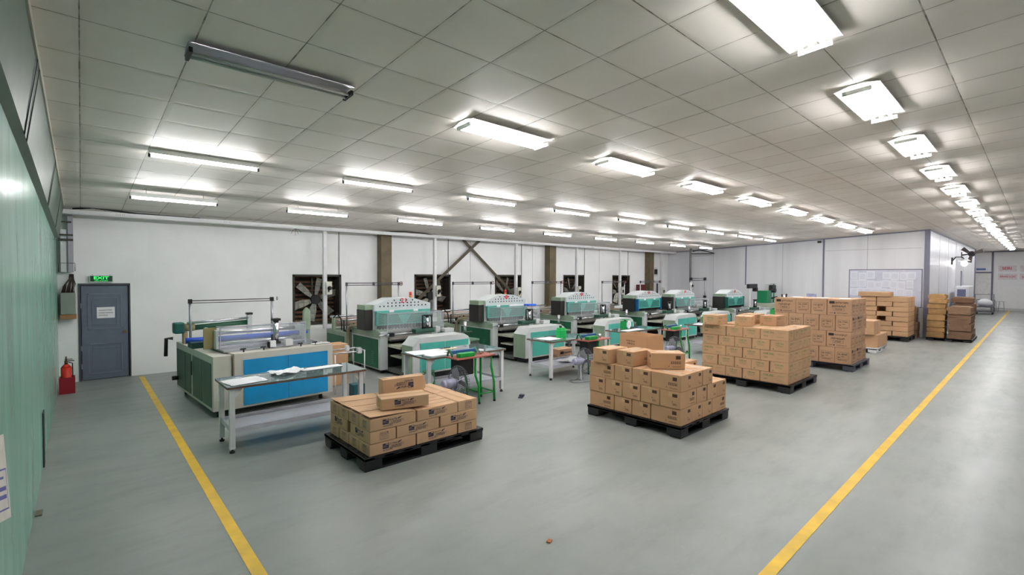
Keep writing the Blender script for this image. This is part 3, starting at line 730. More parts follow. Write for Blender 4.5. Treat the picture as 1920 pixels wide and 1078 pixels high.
# stack C: green-printed cartons, five layers
pallet('black plastic pallet under the five-layer stack of green-printed cartons', 9.80, 11.40, 3.08, 4.88, .16, pallet_black)
GC = 'green-printed cartons on the third pallet'
sy, ly, sx, lx_ = .335, .51, .285, .50
Y5 = [3.13+sy*i for i in range(6)]; Y4 = [3.13, 3.13+ly, 3.13+ly+sy, 3.13+ly+2*sy, 3.13+2*ly+2*sy]
Xa = 9.84
pos = ['near corner', 'second along the left face', 'third along the left face', 'fourth along the left face', 'far end of the left face']
for q in range(5):
    if q in (1, 3):
        c = [(Xa, Xa+lx_, Y5[i], Y5[i+1], pos[i]) for i in range(5)]
        c += [(Xa+lx_+sx*i, Xa+lx_+sx*(i+1), 3.13, 3.13+ly, '%s along the right face' % ORD[i+1]) for i in range(3)]
    else:
        c = [(Xa, Xa+sx, Y4[0], Y4[1], pos[0]), (Xa, Xa+lx_, Y4[1], Y4[2], pos[1]), (Xa, Xa+lx_, Y4[2], Y4[3], pos[2]), (Xa, Xa+sx, Y4[3], Y4[4], pos[4])]
        if q == 4: c += [(Xa+sx*i, Xa+sx*(i+1), 3.13, 3.13+ly, '%s along the right face' % ORD[i]) for i in (1, 2)]+[(Xa+3*sx, Xa+3*sx+lx_, 3.15, 3.15+sy, 'fourth along the right face')]
        elif q == 2: c += [(Xa+sx, Xa+sx+lx_, 3.13, 3.13+sy, 'second along the right face'), (Xa+sx+lx_, Xa+sx+2*lx_, 3.13, 3.13+sy, 'third along the right face')]
        else: c += [(Xa+sx, Xa+sx+lx_, 3.13, 3.13+sy, 'second along the right face'), (Xa+sx+lx_, Xa+sx+2*lx_, 3.13, 3.13+sy, 'third along the right face')]
    if q >= 3:
        c += [(Xa+lx_+.01, Xa+2*lx_, 3.13+ly+sy*i+.005, 3.13+ly+sy*(i+1)+.005, 'inside the stack, %s row behind the right face' % ORD[i]) for i in range(3)]
        c += [(Xa+2*lx_+.01, Xa+2*lx_+.38, 3.13+ly+sy*i+.005, 3.13+ly+sy*(i+1)+.005, 'far side of the stack, %s row back' % ORD[i]) for i in range(3)]
    stack_layer(c, .16+.207*q, .16+.207*(q+1), 'green', 'green-printed carton', ('bottom layer', 'second layer', 'third layer', 'fourth layer', 'top full layer')[q], GC, tp=strap_and_glare)
z = .16+.207*5+.001
carton('green-printed carton loose on top of the five-layer stack, leftmost', GC, 9.74, 10.22, 4.44, 4.76, z, z+.205, 'green', math.radians(0))
carton('green-printed carton loose on top of the five-layer stack, turned to show two sides', GC, 9.95, 10.45, 3.92, 4.24, z, z+.205, 'green', math.radians(14), tp=strap_and_glare)
carton('green-printed carton loose on top of the five-layer stack, behind the rightmost', GC, 10.62, 11.1, 4.02, 4.35, z, z+.205, 'green')
carton('green-printed carton loose on top of the five-layer stack, rightmost', GC, 10.48, 10.98, 3.57, 3.90, z, z+.205, 'green')

# stack D: tall brown-lettered cartons
pallet('dark grey plastic pallet under the tall stack of black-printed cartons', 13.20, 14.75, 2.84, 4.7, .16, pallet_grey)
GD = 'black-printed cartons on the tall stack'
sd, ld, fx, fl_ = .335, .50, .33, .50
for q in range(4):
    z0, z1 = .16+.38*q, .16+.38*(q+1)
    if q in (1, 3):
        yy = [2.90, 2.90+ld, 2.90+ld+sd, 2.90+ld+2*sd, 2.90+2*ld+2*sd]
        c = [(13.24, 13.24+fx, yy[0], yy[1], pos[0]+', long side showing'), (13.24, 13.24+fl_, yy[1], yy[2], pos[1]), (13.24, 13.24+fl_, yy[2], yy[3], pos[2]), (13.24, 13.24+fx, yy[3], yy[4], pos[4])]
        c += [(13.24+fx*i, 13.24+fx*(i+1), 2.90, 2.90+ld, '%s along the right face' % ORD[i]) for i in (1, 2, 3)]
    else:
        c = [(13.24, 13.24+fl_, 2.89+sd*i, 2.89+sd*(i+1), pos[i]) for i in range(5)]
        c += [(13.24+fl_, 13.24+2*fl_+.1, 2.90, 2.90+sd, 'second along the right face'), (13.24+2*fl_+.1, 13.24+2*fl_+.43, 2.90, 2.90+ld, 'third along the right face')]
    if q == 3: c += [(13.24+fl_+.01, 13.24+2*fl_+.06, 2.90+ld+sd*i+.005, 2.90+ld+sd*(i+1)+.005, 'inside, %s row behind the right face' % ORD[i]) for i in range(3)]
    if q == 2: c += [(13.24+fl_+.01, 13.24+2*fl_+.06, 2.90+sd*(i+1)+.02, 2.90+sd*(i+2)+.02, 'inside, %s row behind the right face' % ORD[i]) for i in range(3)]
    stack_layer(c, z0, z1, 'brown', 'black-printed carton', ('bottom layer', 'second layer', 'third layer', 'top layer')[q], GD, tp=strap_and_glare)
z = .16+.38*4+.002
for i, (x, y, a) in enumerate(((13.5, 3.1, .2), (13.6, 3.6, -.3), (13.7, 4.2, .5))):
    tag(MB().box(-.16, .16, -.11, .11, 0, .006).build('loose_sheet', paper, None, (x, y, z), a), 'white sheet lying on the tall stack of black-printed cartons, %s from its near corner' % ORD[i], 'sheet', 'loose sheets on the tall stack')
tag(MB().cyl((15.6, 4.4, 0), (15.6, 4.4, 1.72), .12, 18).build('plastic_drum', M('violet_plastic', (126, 128, 160), .5)), 'tall violet grey plastic tube standing behind the tall carton stack', 'tube')

# stack E: small white pallet
pallet('small white pallet under a few plain cartons', 16.95, 18.3, 3.1, 4.2, .14, white_paint)
GE = 'plain cartons on the small white pallet'
carton('plain carton, bottom layer on the small white pallet, long side forward', GE, 17.2, 18.5, 3.12, 3.72, .14, .51, 'plain')
carton('plain carton, bottom layer on the small white pallet, behind', GE, 17.2, 18.5, 3.73, 4.2, .14, .51, 'plain')
carton('plain carton, upper left on the small white pallet', GE, 17.12, 17.55, 3.2, 3.75, .512, .92, 'plain', tp=strap_and_glare)
carton('plain carton, upper right on the small white pallet', GE, 17.58, 17.95, 3.2, 3.75, .512, .92, 'plain', tp=strap_and_glare)

# stack F: crossed flat cartons
pallet('black pallet under the tall stack of flat crossed cartons by the whiteboard', 20.8, 22.2, 2.95, 4.3, .16, pallet_black)
GF = 'flat plain cartons stacked by the whiteboard'
hF = .17
for q in range(8):
    z0 = .16+hF*q; wd = ORD[q]
    if q in (3, 5): c = [(21.0, 21.6, 2.98, 3.62, 'near'), (21.0, 21.6, 3.86, 4.35, 'far')]
    elif q % 2: c = [(21.0, 21.6, 2.98, 3.88, 'near'), (21.0, 21.6, 3.89, 4.35, 'far')]
    else: c = [(21.0, 21.6, 2.98, 3.42, 'near'), (21.0, 21.6, 3.43, 3.88, 'middle'), (21.0, 21.6, 3.89, 4.35, 'far')]
    for (x0, x1, y0, y1, wo) in c:
        carton('flat plain carton, %s layer up by the whiteboard, %s one on the left face' % (wd, wo), GF, x0+jit(.02), x1+jit(.02), y0, y1, z0, z0+hF-.006, 'plain', prints=False, gap=.009)
    carton('flat plain carton, %s layer up by the whiteboard, behind on the right face' % wd, GF, 21.66, 22.2, 2.98, 4.3, z0, z0+hF-.006, 'plain', prints=False, gap=.009)
carton('flat plain carton lying across the top of the stack by the whiteboard', GF, 20.95, 21.6, 3.5, 4.42, .16+hF*8+.001, .16+hF*8+.16, 'plain', math.radians(0), prints=False)

# bundles of flattened board
bun = M('board_edge', (190, 150, 98), .75, 0, .14, 7, rnd=.08); bun2 = M('board_dark', (150, 118, 92), .75, 0, .18, 7, rnd=.1)
def bundles(where, x0, x1, y0, y1, z0, hs, mat, cat='bundle of board', group=None, strap=True, skew=.045):
    z = z0
    for i, h in enumerate(hs):
        dx, dy = jit(skew), jit(skew)*.6; z += 0
        m_ = MB(); n_ = max(3, int(h/.025))
        for j in range(n_):
            a = jit(.01); q_ = .05 if j == n_-1 else 0; m_.box(x0+dx+a+q_, x1+dx+a-q_, y0+dy+a+q_, y1+dy+a-q_, z+j*h/n_, z+(j+1)*h/n_-(.003 if j < n_-1 else .0))
        o = tag(m_.build('board_bundle', mat), 'bundle of flattened brown board, %s up in the %s' % (ORD[i], where), cat, group)
        if strap and i in (1, 4, 6):
            ym = (y0+y1)/2+dy; s_ = MB()
            s_.box(x0+dx-.016, x1+dx+.01, ym-.02, ym+.02, z+h-.003, z+h-.001); s_.build('strap', strap_and_glare, o)
        z += h
pallet('black pallet under the board piles by the white side wall', 22.12, 24.1, 1.48, 2.66, .1, pallet_black)
bundles('strapped pile by the white side wall', 22.25, 22.95, 2.17, 2.64, .10, (.2, .16, .24, .22, .2, .18, .16, .15), bun, group='board bundles in the strapped pile')
bundles('broad pile beside the strapped one', 22.2, 23.3, 1.52, 2.1, .10, (.28, .27, .28, .27), bun2, group='board bundles in the broad pile', strap=False, skew=.04)
bundles('pile rising behind the broad one', 23.42, 24.05, 1.54, 2.1, .10, (.3, .3, .3, .3, .2), bun2, group='board bundles behind the broad pile', strap=False)
bundles('dark pile at the end wall', 22.3, 22.85, 2.95, 3.5, 0, (.3, .3, .3, .25), bun2, group='dark board bundles by the end wall', strap=False)

# ---------------------------------------------------------------- white framed work tables
def table(label, x0, x1, y0, y1, h=.82, shelf=.25, rz=0, glass=True):
    cx, cy = (x0+x1)/2, (y0+y1)/2; w_, d_ = (x1-x0)/2, (y1-y0)/2
    e = empty('work_table', (cx, cy, 0), rz); tag(e, label, 'table', 'white framed work tables')
    t = MB().box(-w_, w_, -d_, d_, h-.03, h-.008, .003).build('tabletop', white_paint, e)
    MB().box(-w_-.005, w_+.005, -d_-.005, d_+.005, h-.008, h, .002).build('glass_sheet', tableglass, t)
    m_ = MB(); m_.box(-w_, w_, -d_-.002, -d_, h-.03, h-.006); m_.box(-w_-.002, -w_, -d_, d_, h-.03, h-.006); m_.build('worn_edge', M('worn_edge', (120, 84, 64), .6, 0, .5, 9), t)
    for sx_ in (-1, 1):
        for s_ in (-1, 1):
            x, y = sx_*(w_-.06), s_*(d_-.06)
            g = MB(); g.box(x-.03, x+.03, y-.03, y+.03, .05, h-.03, .003)
            for (dx, dy) in ((-sx_, 0), (0, -s_)):
                if dx: g.prism([(x+dx*.03, h-.16), (x+dx*.13, h-.032), (x+dx*.03, h-.032)], 'y', y-.004, y+.004)
            lg = g.build('leg', white_paint, e)
            mm = MB(); mm.cyl((x, y, 0), (x, y, .02), .03, 10); mm.cyl((x, y, .02), (x, y, .05), .012, 8); mm.build('foot', rubber, lg)
    s_ = MB(); s_.box(-w_+.09, w_-.09, -d_+.05, d_-.05, shelf-.02, shelf-.008); s_.box(-w_+.09, w_-.09, -d_+.03, -d_+.05, shelf-.03, shelf+.03); s_.box(-w_+.09, w_-.09, d_-.05, d_-.03, shelf-.03, shelf+.03)
    s_.box(-w_+.05, -w_+.07, -d_+.09, d_-.09, shelf-.03, shelf+.03); s_.box(w_-.07, w_-.05, -d_+.09, d_-.09, shelf-.03, shelf+.03)
    s_.build('shelf', M('shelf_grey', (190, 190, 200), .4), e)
    return e
table('long white framed table in front of the blue and grey machine', 1.30, 3.08, 6.58, 7.28, .83, .28)
table('white framed table in front of the press numbered 21', 4.25, 5.98, 6.78, 7.66, .82, .25)
table('white framed table in front of the second press, holding the green bottle', 7.28, 8.85, 6.82, 7.56, .82, .27)
table('white framed table in front of the third press, holding a green scale', 9.98, 11.65, 6.80, 7.46, .82, .27)
table('white framed table in front of the fourth press, farthest of the tables', 13.0, 14.6, 6.2, 6.9, .82, .27)
def sheets(label, x, y, z, w_, d_, rz, h=.006, crumple=False, seed=1):
    R = random.Random(seed); m_ = MB(); nx, ny = 9, 7; g = []
    for i in range(nx):
        for j in range(ny):
            zz = R.uniform(0, .022) if crumple else 0
            g.append(m_.bm.verts.new(((i/(nx-1)-.5)*w_+R.uniform(-.01, .01), (j/(ny-1)-.5)*d_+R.uniform(-.008, .008), h+zz+(.012*math.sin(i*1.1) if crumple else 0)+(.015 if crumple else 0))))
    for i in range(nx-1):
        for j in range(ny-1): m_.bm.faces.new((g[i*ny+j], g[(i+1)*ny+j], g[(i+1)*ny+j+1], g[i*ny+j+1]))
    if not crumple: m_.box(-w_/2+.012, w_/2-.012, -d_/2+.01, d_/2-.01, 0, h-.0005)
    else: m_.box(-w_*.3, w_*.3, -d_*.3, d_*.3, 0, .014)
    return tag(m_.build('paper_sheet', paper, None, (x, y, z), rz), label, 'paper', 'sheets on the work tables')
sheets('crumpled white sheets mid-table in front of the blue and grey machine', 2.12, 7.02, .831, .42, .3, .3, crumple=True, seed=4)
sheets('flat white sheets at the near left corner of the table by the blue machine', 1.55, 6.85, .831, .45, .4, .15)
sheets('long white sheet at the back of the table by the blue machine', 2.62, 7.1, .831, .6, .2, .05)
sheets('large white sheet at the left of the table by press 21', 4.62, 7.38, .821, .7, .45, -.1)
sheets('white paper stack at the near corner of the table by press 21', 4.55, 6.96, .821, .42, .26, .1, .02)
tag(MB().box(-.22, .22, -.03, .03, 0, .006).build('ruler', M('pale_wood', (222, 206, 160), .5), None, (5.1, 7.44, .821), .1), 'pale wooden strip on the table by press 21', 'ruler')
sheets('white sheet at the left end of the table with the green bottle', 7.62, 7.2, .821, .5, .4, .1)
sheets('white sheet at the front of the table with the green scale', 10.5, 6.98, .821, .8, .25, .05)
sheets('white sheet on the farthest table', 13.3, 6.5, .821, .5, .4, .1)
tag(sheets('clear white plastic bags on the shelf under the table with the green bottle', 8.3, 7.1, .27, .7, .45, .1, crumple=True, seed=9), 'crumpled white plastic on the shelf of the table with the green bottle', 'plastic bag')

# green bottle
e = empty('bottle', (7.92, 7.12, .821)); tag(e, 'green plastic jug with dark cap on the white table', 'bottle')
MB().prism([(-.1, -.07), (.1, -.07), (.1, .07), (-.1, .07)], 'z', 0, .19, .02).prism([(-.09, -.06), (.09, -.06), (.09, .06), (-.09, .06)], 'z', .17, .23, .02).build('body', M('jug_green', (30, 190, 92), .3), e)
MB().cyl((-.02, 0, .22), (-.02, 0, .28), .032, 14).build('cap', M('cap_green', (20, 84, 50), .4), e)
MB().tube([(.06, 0, .225), (.12, 0, .2), (.125, 0, .1), (.1, 0, .06)], .012, 8).build('handle', M('jug_pale', (190, 220, 206), .4), e)
def scale(label, x, y, z, rz):
    e = empty('weighing_scale', (x, y, z), rz); tag(e, label, 'scale', 'green dial scales')
    m_ = MB(); m_.prism([(-.11, 0), (.11, 0), (.09, .2), (-.09, .2)], 'y', -.09, .09, .006); m_.cyl((0, 0, .2), (0, 0, .235), .03, 10); m_.box(-.11, .11, -.1, .1, .235, .245); m_.build('body', M('scale_green', (18, 158, 74), .35), e)
    d_ = MB().cyl((.0, -.09, .115), (0, -.115, .115), .105, 24).build('dial', M('dial_white', (230, 234, 240), .3), e)
    m_ = MB(); m_.box(-.004, .004, -.119, -.116, .115, .19); m_.cyl((0, -.115, .115), (0, -.12, .115), .012, 10); m_.build('needle', red, d_)
scale('green dial scale on the white table in front of the third press', 10.62, 7.3, .821, math.radians(8))
scale('green dial scale on the farthest white table', 13.9, 6.68, .821, math.radians(8))
scale('green dial scale on the floor shelf below the table by press 21', 4.6, 7.3, .245, math.radians(-40))
scale('green dial scale beyond the green-printed cartons, on the sixth press table', 18.75, 6.5, .821, math.radians(8))
table('white framed table in front of the sixth press, mostly hidden by cartons', 17.9, 19.4, 6.1, 6.72, .82, .27)

# ---------------------------------------------------------------- sealer stands
def sealer(label, x, y, rz=0):
    e = empty('sealing_stand', (x, y, 0), rz); tag(e, label, 'sealing machine', 'green sealing stands')
    MB().box(-.42, .40, -.18, .18, .80, .825, .004).build('red_board', redboard, e)
    for s_ in (-1, 1):
        lg = MB()
        lg.tube([(.33, s_*.15, .79), (.33, s_*.15, .62), (.36, s_*.19, .35), (.37, s_*.19, .03)], .021, 8)
        lg.build('leg', bgreen, e)
        lg = MB(); lg.tube([(-.02, s_*.15, .79), (-.02, s_*.15, .5), (.04, s_*.17, .3), (.05, s_*.17, .03)], .021, 8); lg.build('leg', bgreen, e)
    m_ = MB(); m_.cyl((.37, -.19, .17), (.37, .19, .17), .012, 8); m_.cyl((.05, -.17, .17), (.37, -.19, .17), .012, 8); m_.cyl((.05, .17, .17), (.37, .19, .17), .012, 8); m_.cyl((.05, -.17, .2), (.05, .17, .2), .012, 8); m_.build('cross_bar', bgreen, e)
    for p in ((.37, -.19), (.37, .19), (.05, -.17), (.05, .17)): MB().cyl((p[0], p[1], 0), (p[0], p[1], .035), .022, 10).build('foot', rubber, e)
    b_ = MB(); b_.box(-.34, -.02, -.14, -.03, .826, .90, .015); b_.build('transformer_case', M('sealer_green', (16, 150, 60), .35), e)
    b_ = MB(); b_.box(-.38, .12, .03, .09, .87, .93, .01); b_.build('sealing_bar', M('bar_blue', (34, 84, 140), .4), e)
    b_ = MB()
    for s_ in (-.38, .14): b_.tube([(s_, .02, .826), (s_, .05, .9), (s_, .08, .94), (s_, .14, .9), (s_, .16, .83)], .018, 8)
    b_.build('arm', M('teal_green', (30, 124, 84), .4), e)
    b_ = MB(); b_.cyl((.18, -.03, .826), (.18, -.03, .92), .03, 12); b_.cyl((.27, .02, .826), (.27, .02, .9), .02, 10); b_.box(.05, .12, -.08, -.02, .826, .87); b_.build('winder', chrome, e)
    m_ = MB(); m_.box(-.36, -.04, -.13, .1, .52, .80, .02); m_.build('foot_pedal_case', dark, e)
sealer('green sealing stand with red board beside the white table of press 21', 5.0, 6.58)
sealer('green sealing stand with red board beside the table holding the green bottle', 8.38, 6.58)
sealer('green sealing stand with red board beside the table holding the green scale', 11.62, 6.40)

# ---------------------------------------------------------------- floor fans
lav = M('lavender_enamel', (170, 170, 196), .35, .2, .06)
def floor_fan(label, x, y, rz, zc_, R=.27):
    e = empty('floor_fan', (x, y, 0), rz); tag(e, label, 'fan', 'floor fans')
    b_ = MB(); b_.tube([(-.2, -.12, .015), (.16, -.12, .015), (.2, -.06, .015), (.2, .06, .015), (.16, .12, .015), (-.2, .12, .015)], .014, 8); b_.tube([(.0, -.12, .02), (.0, -.05, .05), (.0, -.035, zc_-.06)], .012, 8); b_.tube([(.0, .12, .02), (.0, .05, .05), (.0, .035, zc_-.06)], .012, 8)
    b_.build('base', steel, e)
    b_ = MB(); b_.cyl((-.05, 0, zc_), (.12, 0, zc_), .075, 20); b_.cyl((.12, 0, zc_), (.16, 0, zc_), .075, 20, .05); b_.cyl((-.05, 0, zc_), (-.1, 0, zc_), .06, 16)
    for q in range(16):
        a = 2*PI*q/16; b_.box(-.04, .11, .07*math.cos(a)-.003, .07*math.cos(a)+.003, zc_+.07*math.sin(a)-.006, zc_+.07*math.sin(a)+.006)
    b_.cyl((.02, 0, zc_+.07), (.02, 0, zc_+.12), .008, 8); b_.build('motor', lav, e)
    g = MB()
    for r_, dx in ((R, .0), (R*.93, .05), (R*.93, -.04), (R*.75, .085), (R*.75, -.06), (R*.5, .1), (R*.5, -.07), (R*.28, .11), (R*.28, -.075)):
        g.ring((-.14+dx*-1, 0, zc_), (1, 0, 0), r_, .004 if r_ == R else .002, 28, 4)
    for q in range(36):
        a = 2*PI*q/36; c_, s_ = math.cos(a), math.sin(a)
        for sg in (1, -1):
            pr_ = [(.28, .11 if sg > 0 else .075), (.5, .1 if sg > 0 else .07), (.75, .085 if sg > 0 else .06), (.93, .05 if sg > 0 else .04), (1, 0)]
            g.tube([(-.14-sg*d_, R*k_*c_, zc_+R*k_*s_) for k_, d_ in pr_], .0024, 3)
    g.build('wire_guard', M('guard_wire', (112, 114, 120), .4, .5), e)
    for q in range(3):
        th = 2*PI*q/3+.5; bm = bmesh.new(); tw = Matrix.Translation((-.14, 0, zc_)) @ Matrix.Rotation(th, 4, 'X') @ Matrix.Rotation(.5, 4, 'Z')
        prof = [(.03, -.03), (R*.5, -.075), (R*.86, -.06), (R*.88, .05), (R*.5, .06), (.03, .03)]
        v0 = [bm.verts.new(tw @ Vector((0, b, a))) for a, b in prof]; v1 = [bm.verts.new(tw @ Vector((.004, b, a))) for a, b in prof]
        bm.faces.new(v0); bm.faces.new(v1[::-1])
        for j in range(6): bm.faces.new((v0[j], v1[j], v1[(j+1) % 6], v0[(j+1) % 6]))
        mb = MB(); mb.add(bm); mb.build('blade', M('blade_grey', (146, 146, 152), .4, .2), e)
    MB().cyl((-.17, 0, zc_), (-.11, 0, zc_), .035, 14).build('hub', lav, e)
floor_fan('floor fan seen from behind, between the nearest carton stack and press 21 table', 4.42, 6.35, math.radians(178), .46)
floor_fan('floor fan beside the medium stack of barcode cartons, by the green bottle table', 7.72, 6.42, math.radians(165), .42)
floor_fan('floor fan behind the open carton, by the third sealing stand', 10.8, 6.08, math.radians(165), .42, .29)

# ---------------------------------------------------------------- blue and grey bag machine
e = empty('bag_machine', (1.47, 8.33, 0), math.radians(3.8)); tag(e, 'blue panelled grey bag making machine nearest the exit door', 'machine')
MB().box(.27, 1.86, .0, 2.45, .11, .97, .008).build('main_cabinet', warm_grey, e)
sc_ = MB().box(0, .255, .04, 2.45, .11, .95, .006).build('side_cabinet', warm_grey, e)
for (y0, y1) in ((.12, .62), (.66, 1.24), (1.36, 1.72), (1.76, 2.38)): MB().box(-.008, 0, y0, y1, .16, .84, .003).build('side_door', agreen, sc_)
m_ = MB(); m_.cyl((-.03, 1.3, .72), (-.008, 1.3, .72), .02, 8); m_.box(-.03, -.008, 1.26, 1.29, .5, .74); m_.build('latch', M('latch_grey', (70, 80, 74), .4), sc_)
for (x0, x1) in ((.41, 1.083), (1.09, 1.765)): MB().box(x0, x1, -.012, 0, .145, .865, .004).build('front_panel', blue, e)
MB().box(.262, .28, -.004, .02, .11, .97).build('seam_strip', M('olive_seam', (120, 112, 90), .5), e)
m_ = MB()
for x in (.1, 1.7):
    for y in (.15, 2.2): m_.cyl((x, y, 0), (x, y, .11), .03, 10)
m_.build('foot', dark, e)
# raised deck, rollers and acrylic cover
MB().box(.2, 1.75, .25, 2.2, .97, 1.0, .004).build('deck', steel, e)
m_ = MB(); m_.cyl((.2, .75, 1.14), (1.62, .75, 1.14), .042, 18); m_.cyl((1.62, .75, 1.14), (1.72, .75, 1.14), .03, 14); m_.build('blue_roller', rblue, e)
m_ = MB(); m_.cyl((.2, .92, 1.22), (1.55, .92, 1.22), .035, 16); m_.cyl((.2, .6, 1.07), (1.55, .6, 1.07), .03, 16); m_.cyl((.2, 1.1, 1.08), (1.55, 1.1, 1.08), .04, 16); m_.build('steel_roller', chrome, e)
for x in (.16, 1.56): MB().box(x, x+.04, .5, 1.2, 1.0, 1.3, .01).build('roller_bracket', grey_paint, e)
g = MB(); x0, x1, y0, y1, z0, z1 = .2, 1.55, .42, .62, 1.0, 1.36
g.box(x0, x1, y0, y0+.004, z0, z1); g.box(x0, x1, y0, y1, z1-.004, z1); g.box(x1, x1+.004, y0, y1, z0, z1)
ac = g.build('acrylic_cover', glassy, e)
g = MB()
for x in (x0, x1): g.box(x-.008, x+.008, y0-.008, y0+.008, z0, z1); g.box(x-.008, x+.008, y0, y1, z1-.008, z1+.004)
g.box(x0, x1, y0-.008, y0+.004, z1-.02, z1); g.box(x0, x1, y0-.008, y0+.004, z0+.03, z0+.05); g.build('cover_frame', M('alu_edge', (186, 188, 200), .3, .5), ac)
m_ = MB().box(.02, .2, .62, .66, 1.0, 1.34).build('side_plate', M('khaki_plate', (150, 136, 92), .5), e)
m_ = MB(); m_.cyl((1.02, .34, 1.06), (1.02, .34, 1.42), .045, 16); m_.build('air_cylinder', chrome, e)
for z in (1.03, 1.42): MB().box(.96, 1.08, .28, .4, z, z+.04, .006).build('cylinder_cap', dark, e)
m_ = MB(); m_.box(.86, .95, .22, .3, .98, 1.08, .006); m_.cyl((.93, .26, 1.0), (.93, .26, 1.2), .02, 8); m_.build('valve', dark, e)
m_ = MB(); m_.box(.88, .97, .2, .28, .99, 1.1, .004); m_.box(1.12, 1.24, .18, .28, .99, 1.1, .004); m_.build('clamp_block', white_paint, e)
m_ = MB()
for x in (.45, .75, 1.35, 1.6): m_.cyl((x, .12, .97), (x, .12, 1.02), .012, 8); m_.box(x-.05, x+.03, .11, .13, 1.01, 1.03)
m_.build('levers', dark, e)
m_ = MB(); m_.box(1.55, 1.85, .08, .2, .985, .995); m_.build('tray_strip', white_paint, e)
# rear roll stand
m_ = MB(); m_.cyl((.02, 2.05, 1.22), (1.1, 2.05, 1.27), .05, 18); m_.build('green_roll', M('roll_green', (40, 92, 68), .4), e)
m_ = MB(); m_.cyl((.08, 2.0, 1.32), (1.1, 2.0, 1.36), .022, 12); m_.build('guide_bar', chrome, e)
MB().box(-.12, .04, 1.95, 2.15, 1.14, 1.34, .03).build('motor_cover', M('teal_motor', (28, 92, 84), .4), e)
MB().cyl((.04, 2.05, 1.24), (.2, 2.05, 1.24), .07, 14).build('gear_case', M('khaki_motor', (150, 144, 108), .5), e)
m_ = MB(); m_.box(.02, .09, 1.98, 2.1, .95, 1.16, .005); m_.build('roll_post', M('tan_post', (166, 140, 112), .5), e)
m_ = MB(); m_.box(1.08, 1.16, 1.98, 2.08, .97, 1.42, .005); m_.build('end_post', grey_paint, e); MB().box(1.07, 1.17, 1.97, 2.09, 1.42, 1.46, .006).build('post_cap', dark, e)
MB().cyl((-.05, 1.5, 1.06), (.22, 1.45, 1.06), .05, 16).build('blue_sleeve', rblue, e)
MB().box(-.02, .26, 1.2, 1.5, .95, 1.05, .01).build('drive_case', M('teal_dark', (26, 66, 60), .5), e)
# tall bar frame
for x in (.1, 1.48): MB().cyl((x, 1.85, .97), (x, 1.85, 1.73), .022, 12).build('bar_post', steel, e)
m_ = MB(); m_.cyl((.1, 1.85, 1.73), (1.52, 1.85, 1.73), .008, 8); m_.cyl((.1, 1.83, 1.69), (1.52, 1.83, 1.69), .006, 8); m_.build('top_bar', dark, e)
m_ = MB(); m_.box(.07, .13, 1.82, 1.88, 1.68, 1.76, .006); m_.box(1.45, 1.51, 1.82, 1.88, 1.68, 1.76, .006); m_.ring((1.58, 1.85, 1.73), (1, 0, 0), .03, .006, 12, 6); m_.build('bar_knob', dark, e)
m_ = MB(); m_.tube([(-.06, 2.4, 1.02), (-.16, 2.42, 1.02), (-.17, 2.42, .7)], .03, 8); m_.build('crank', dark, e); MB().cyl((-.1, 2.3, .3), (-.008, 2.3, .3), .04, 10).build('side_knob', dark, e)
# sage lever housing behind the right end
m_ = MB(); m_.prism([(-.06, 0), (.06, 0), (.075, .1), (.07, .42), (.0, .5), (-.07, .42), (-.08, .1)], 'y', -.05, .05, .015)
h_ = m_.build('lever_housing', sage, e); h_.location = (2.44, 2.5, .98)
m_ = MB(); m_.box(2.38, 2.5, 2.46, 2.56, 0, .98, .006); m_.build('lever_post', sage, e)
# tube roller frame with kraft roll beside it
e = empty('film_stand', (3.42, 8.95, 0)); tag(e, 'white tube roller stand between the blue machine and press 21', 'roller stand')
m_ = MB(); m_.tube([(.62, -.25, 0), (.62, -.25, .76), (.62, .25, .76), (.62, .25, 0)], .012, 8); m_.tube([(.05, -.25, 0), (.05, -.25, .72)], .012, 8); m_.tube([(.05, .25, 0), (.05, .25, .72)], .012, 8); m_.build('frame', white_paint, e)
m_ = MB(); m_.cyl((.0, -.2, .74), (.66, -.2, .74), .014, 10); m_.cyl((.0, .0, .78), (.66, 0, .78), .014, 10); m_.build('rod', chrome, e)
m_ = MB(); m_.box(.5, .58, -.23, -.15, .7, .8, .006); m_.box(.35, .42, -.03, .05, .74, .84, .006); m_.build('bracket', grey_paint, e)
carton('plain tall carton between the blue machine and press 21', None, 3.5, 4.0, 9.35, 9.75, 0, .82, 'plain', prints=False)
carton('brown carton under the table with the green bottle', None, 8.55, 9.1, 7.75, 8.1, 0, .42, 'brown')
tag(MB().box(3.62, 3.84, 8.25, 8.45, 0, .22, .01).build('small_bin', M('teal_bin', (20, 88, 96), .4)), 'small teal box on the floor by the blue machine', 'box')

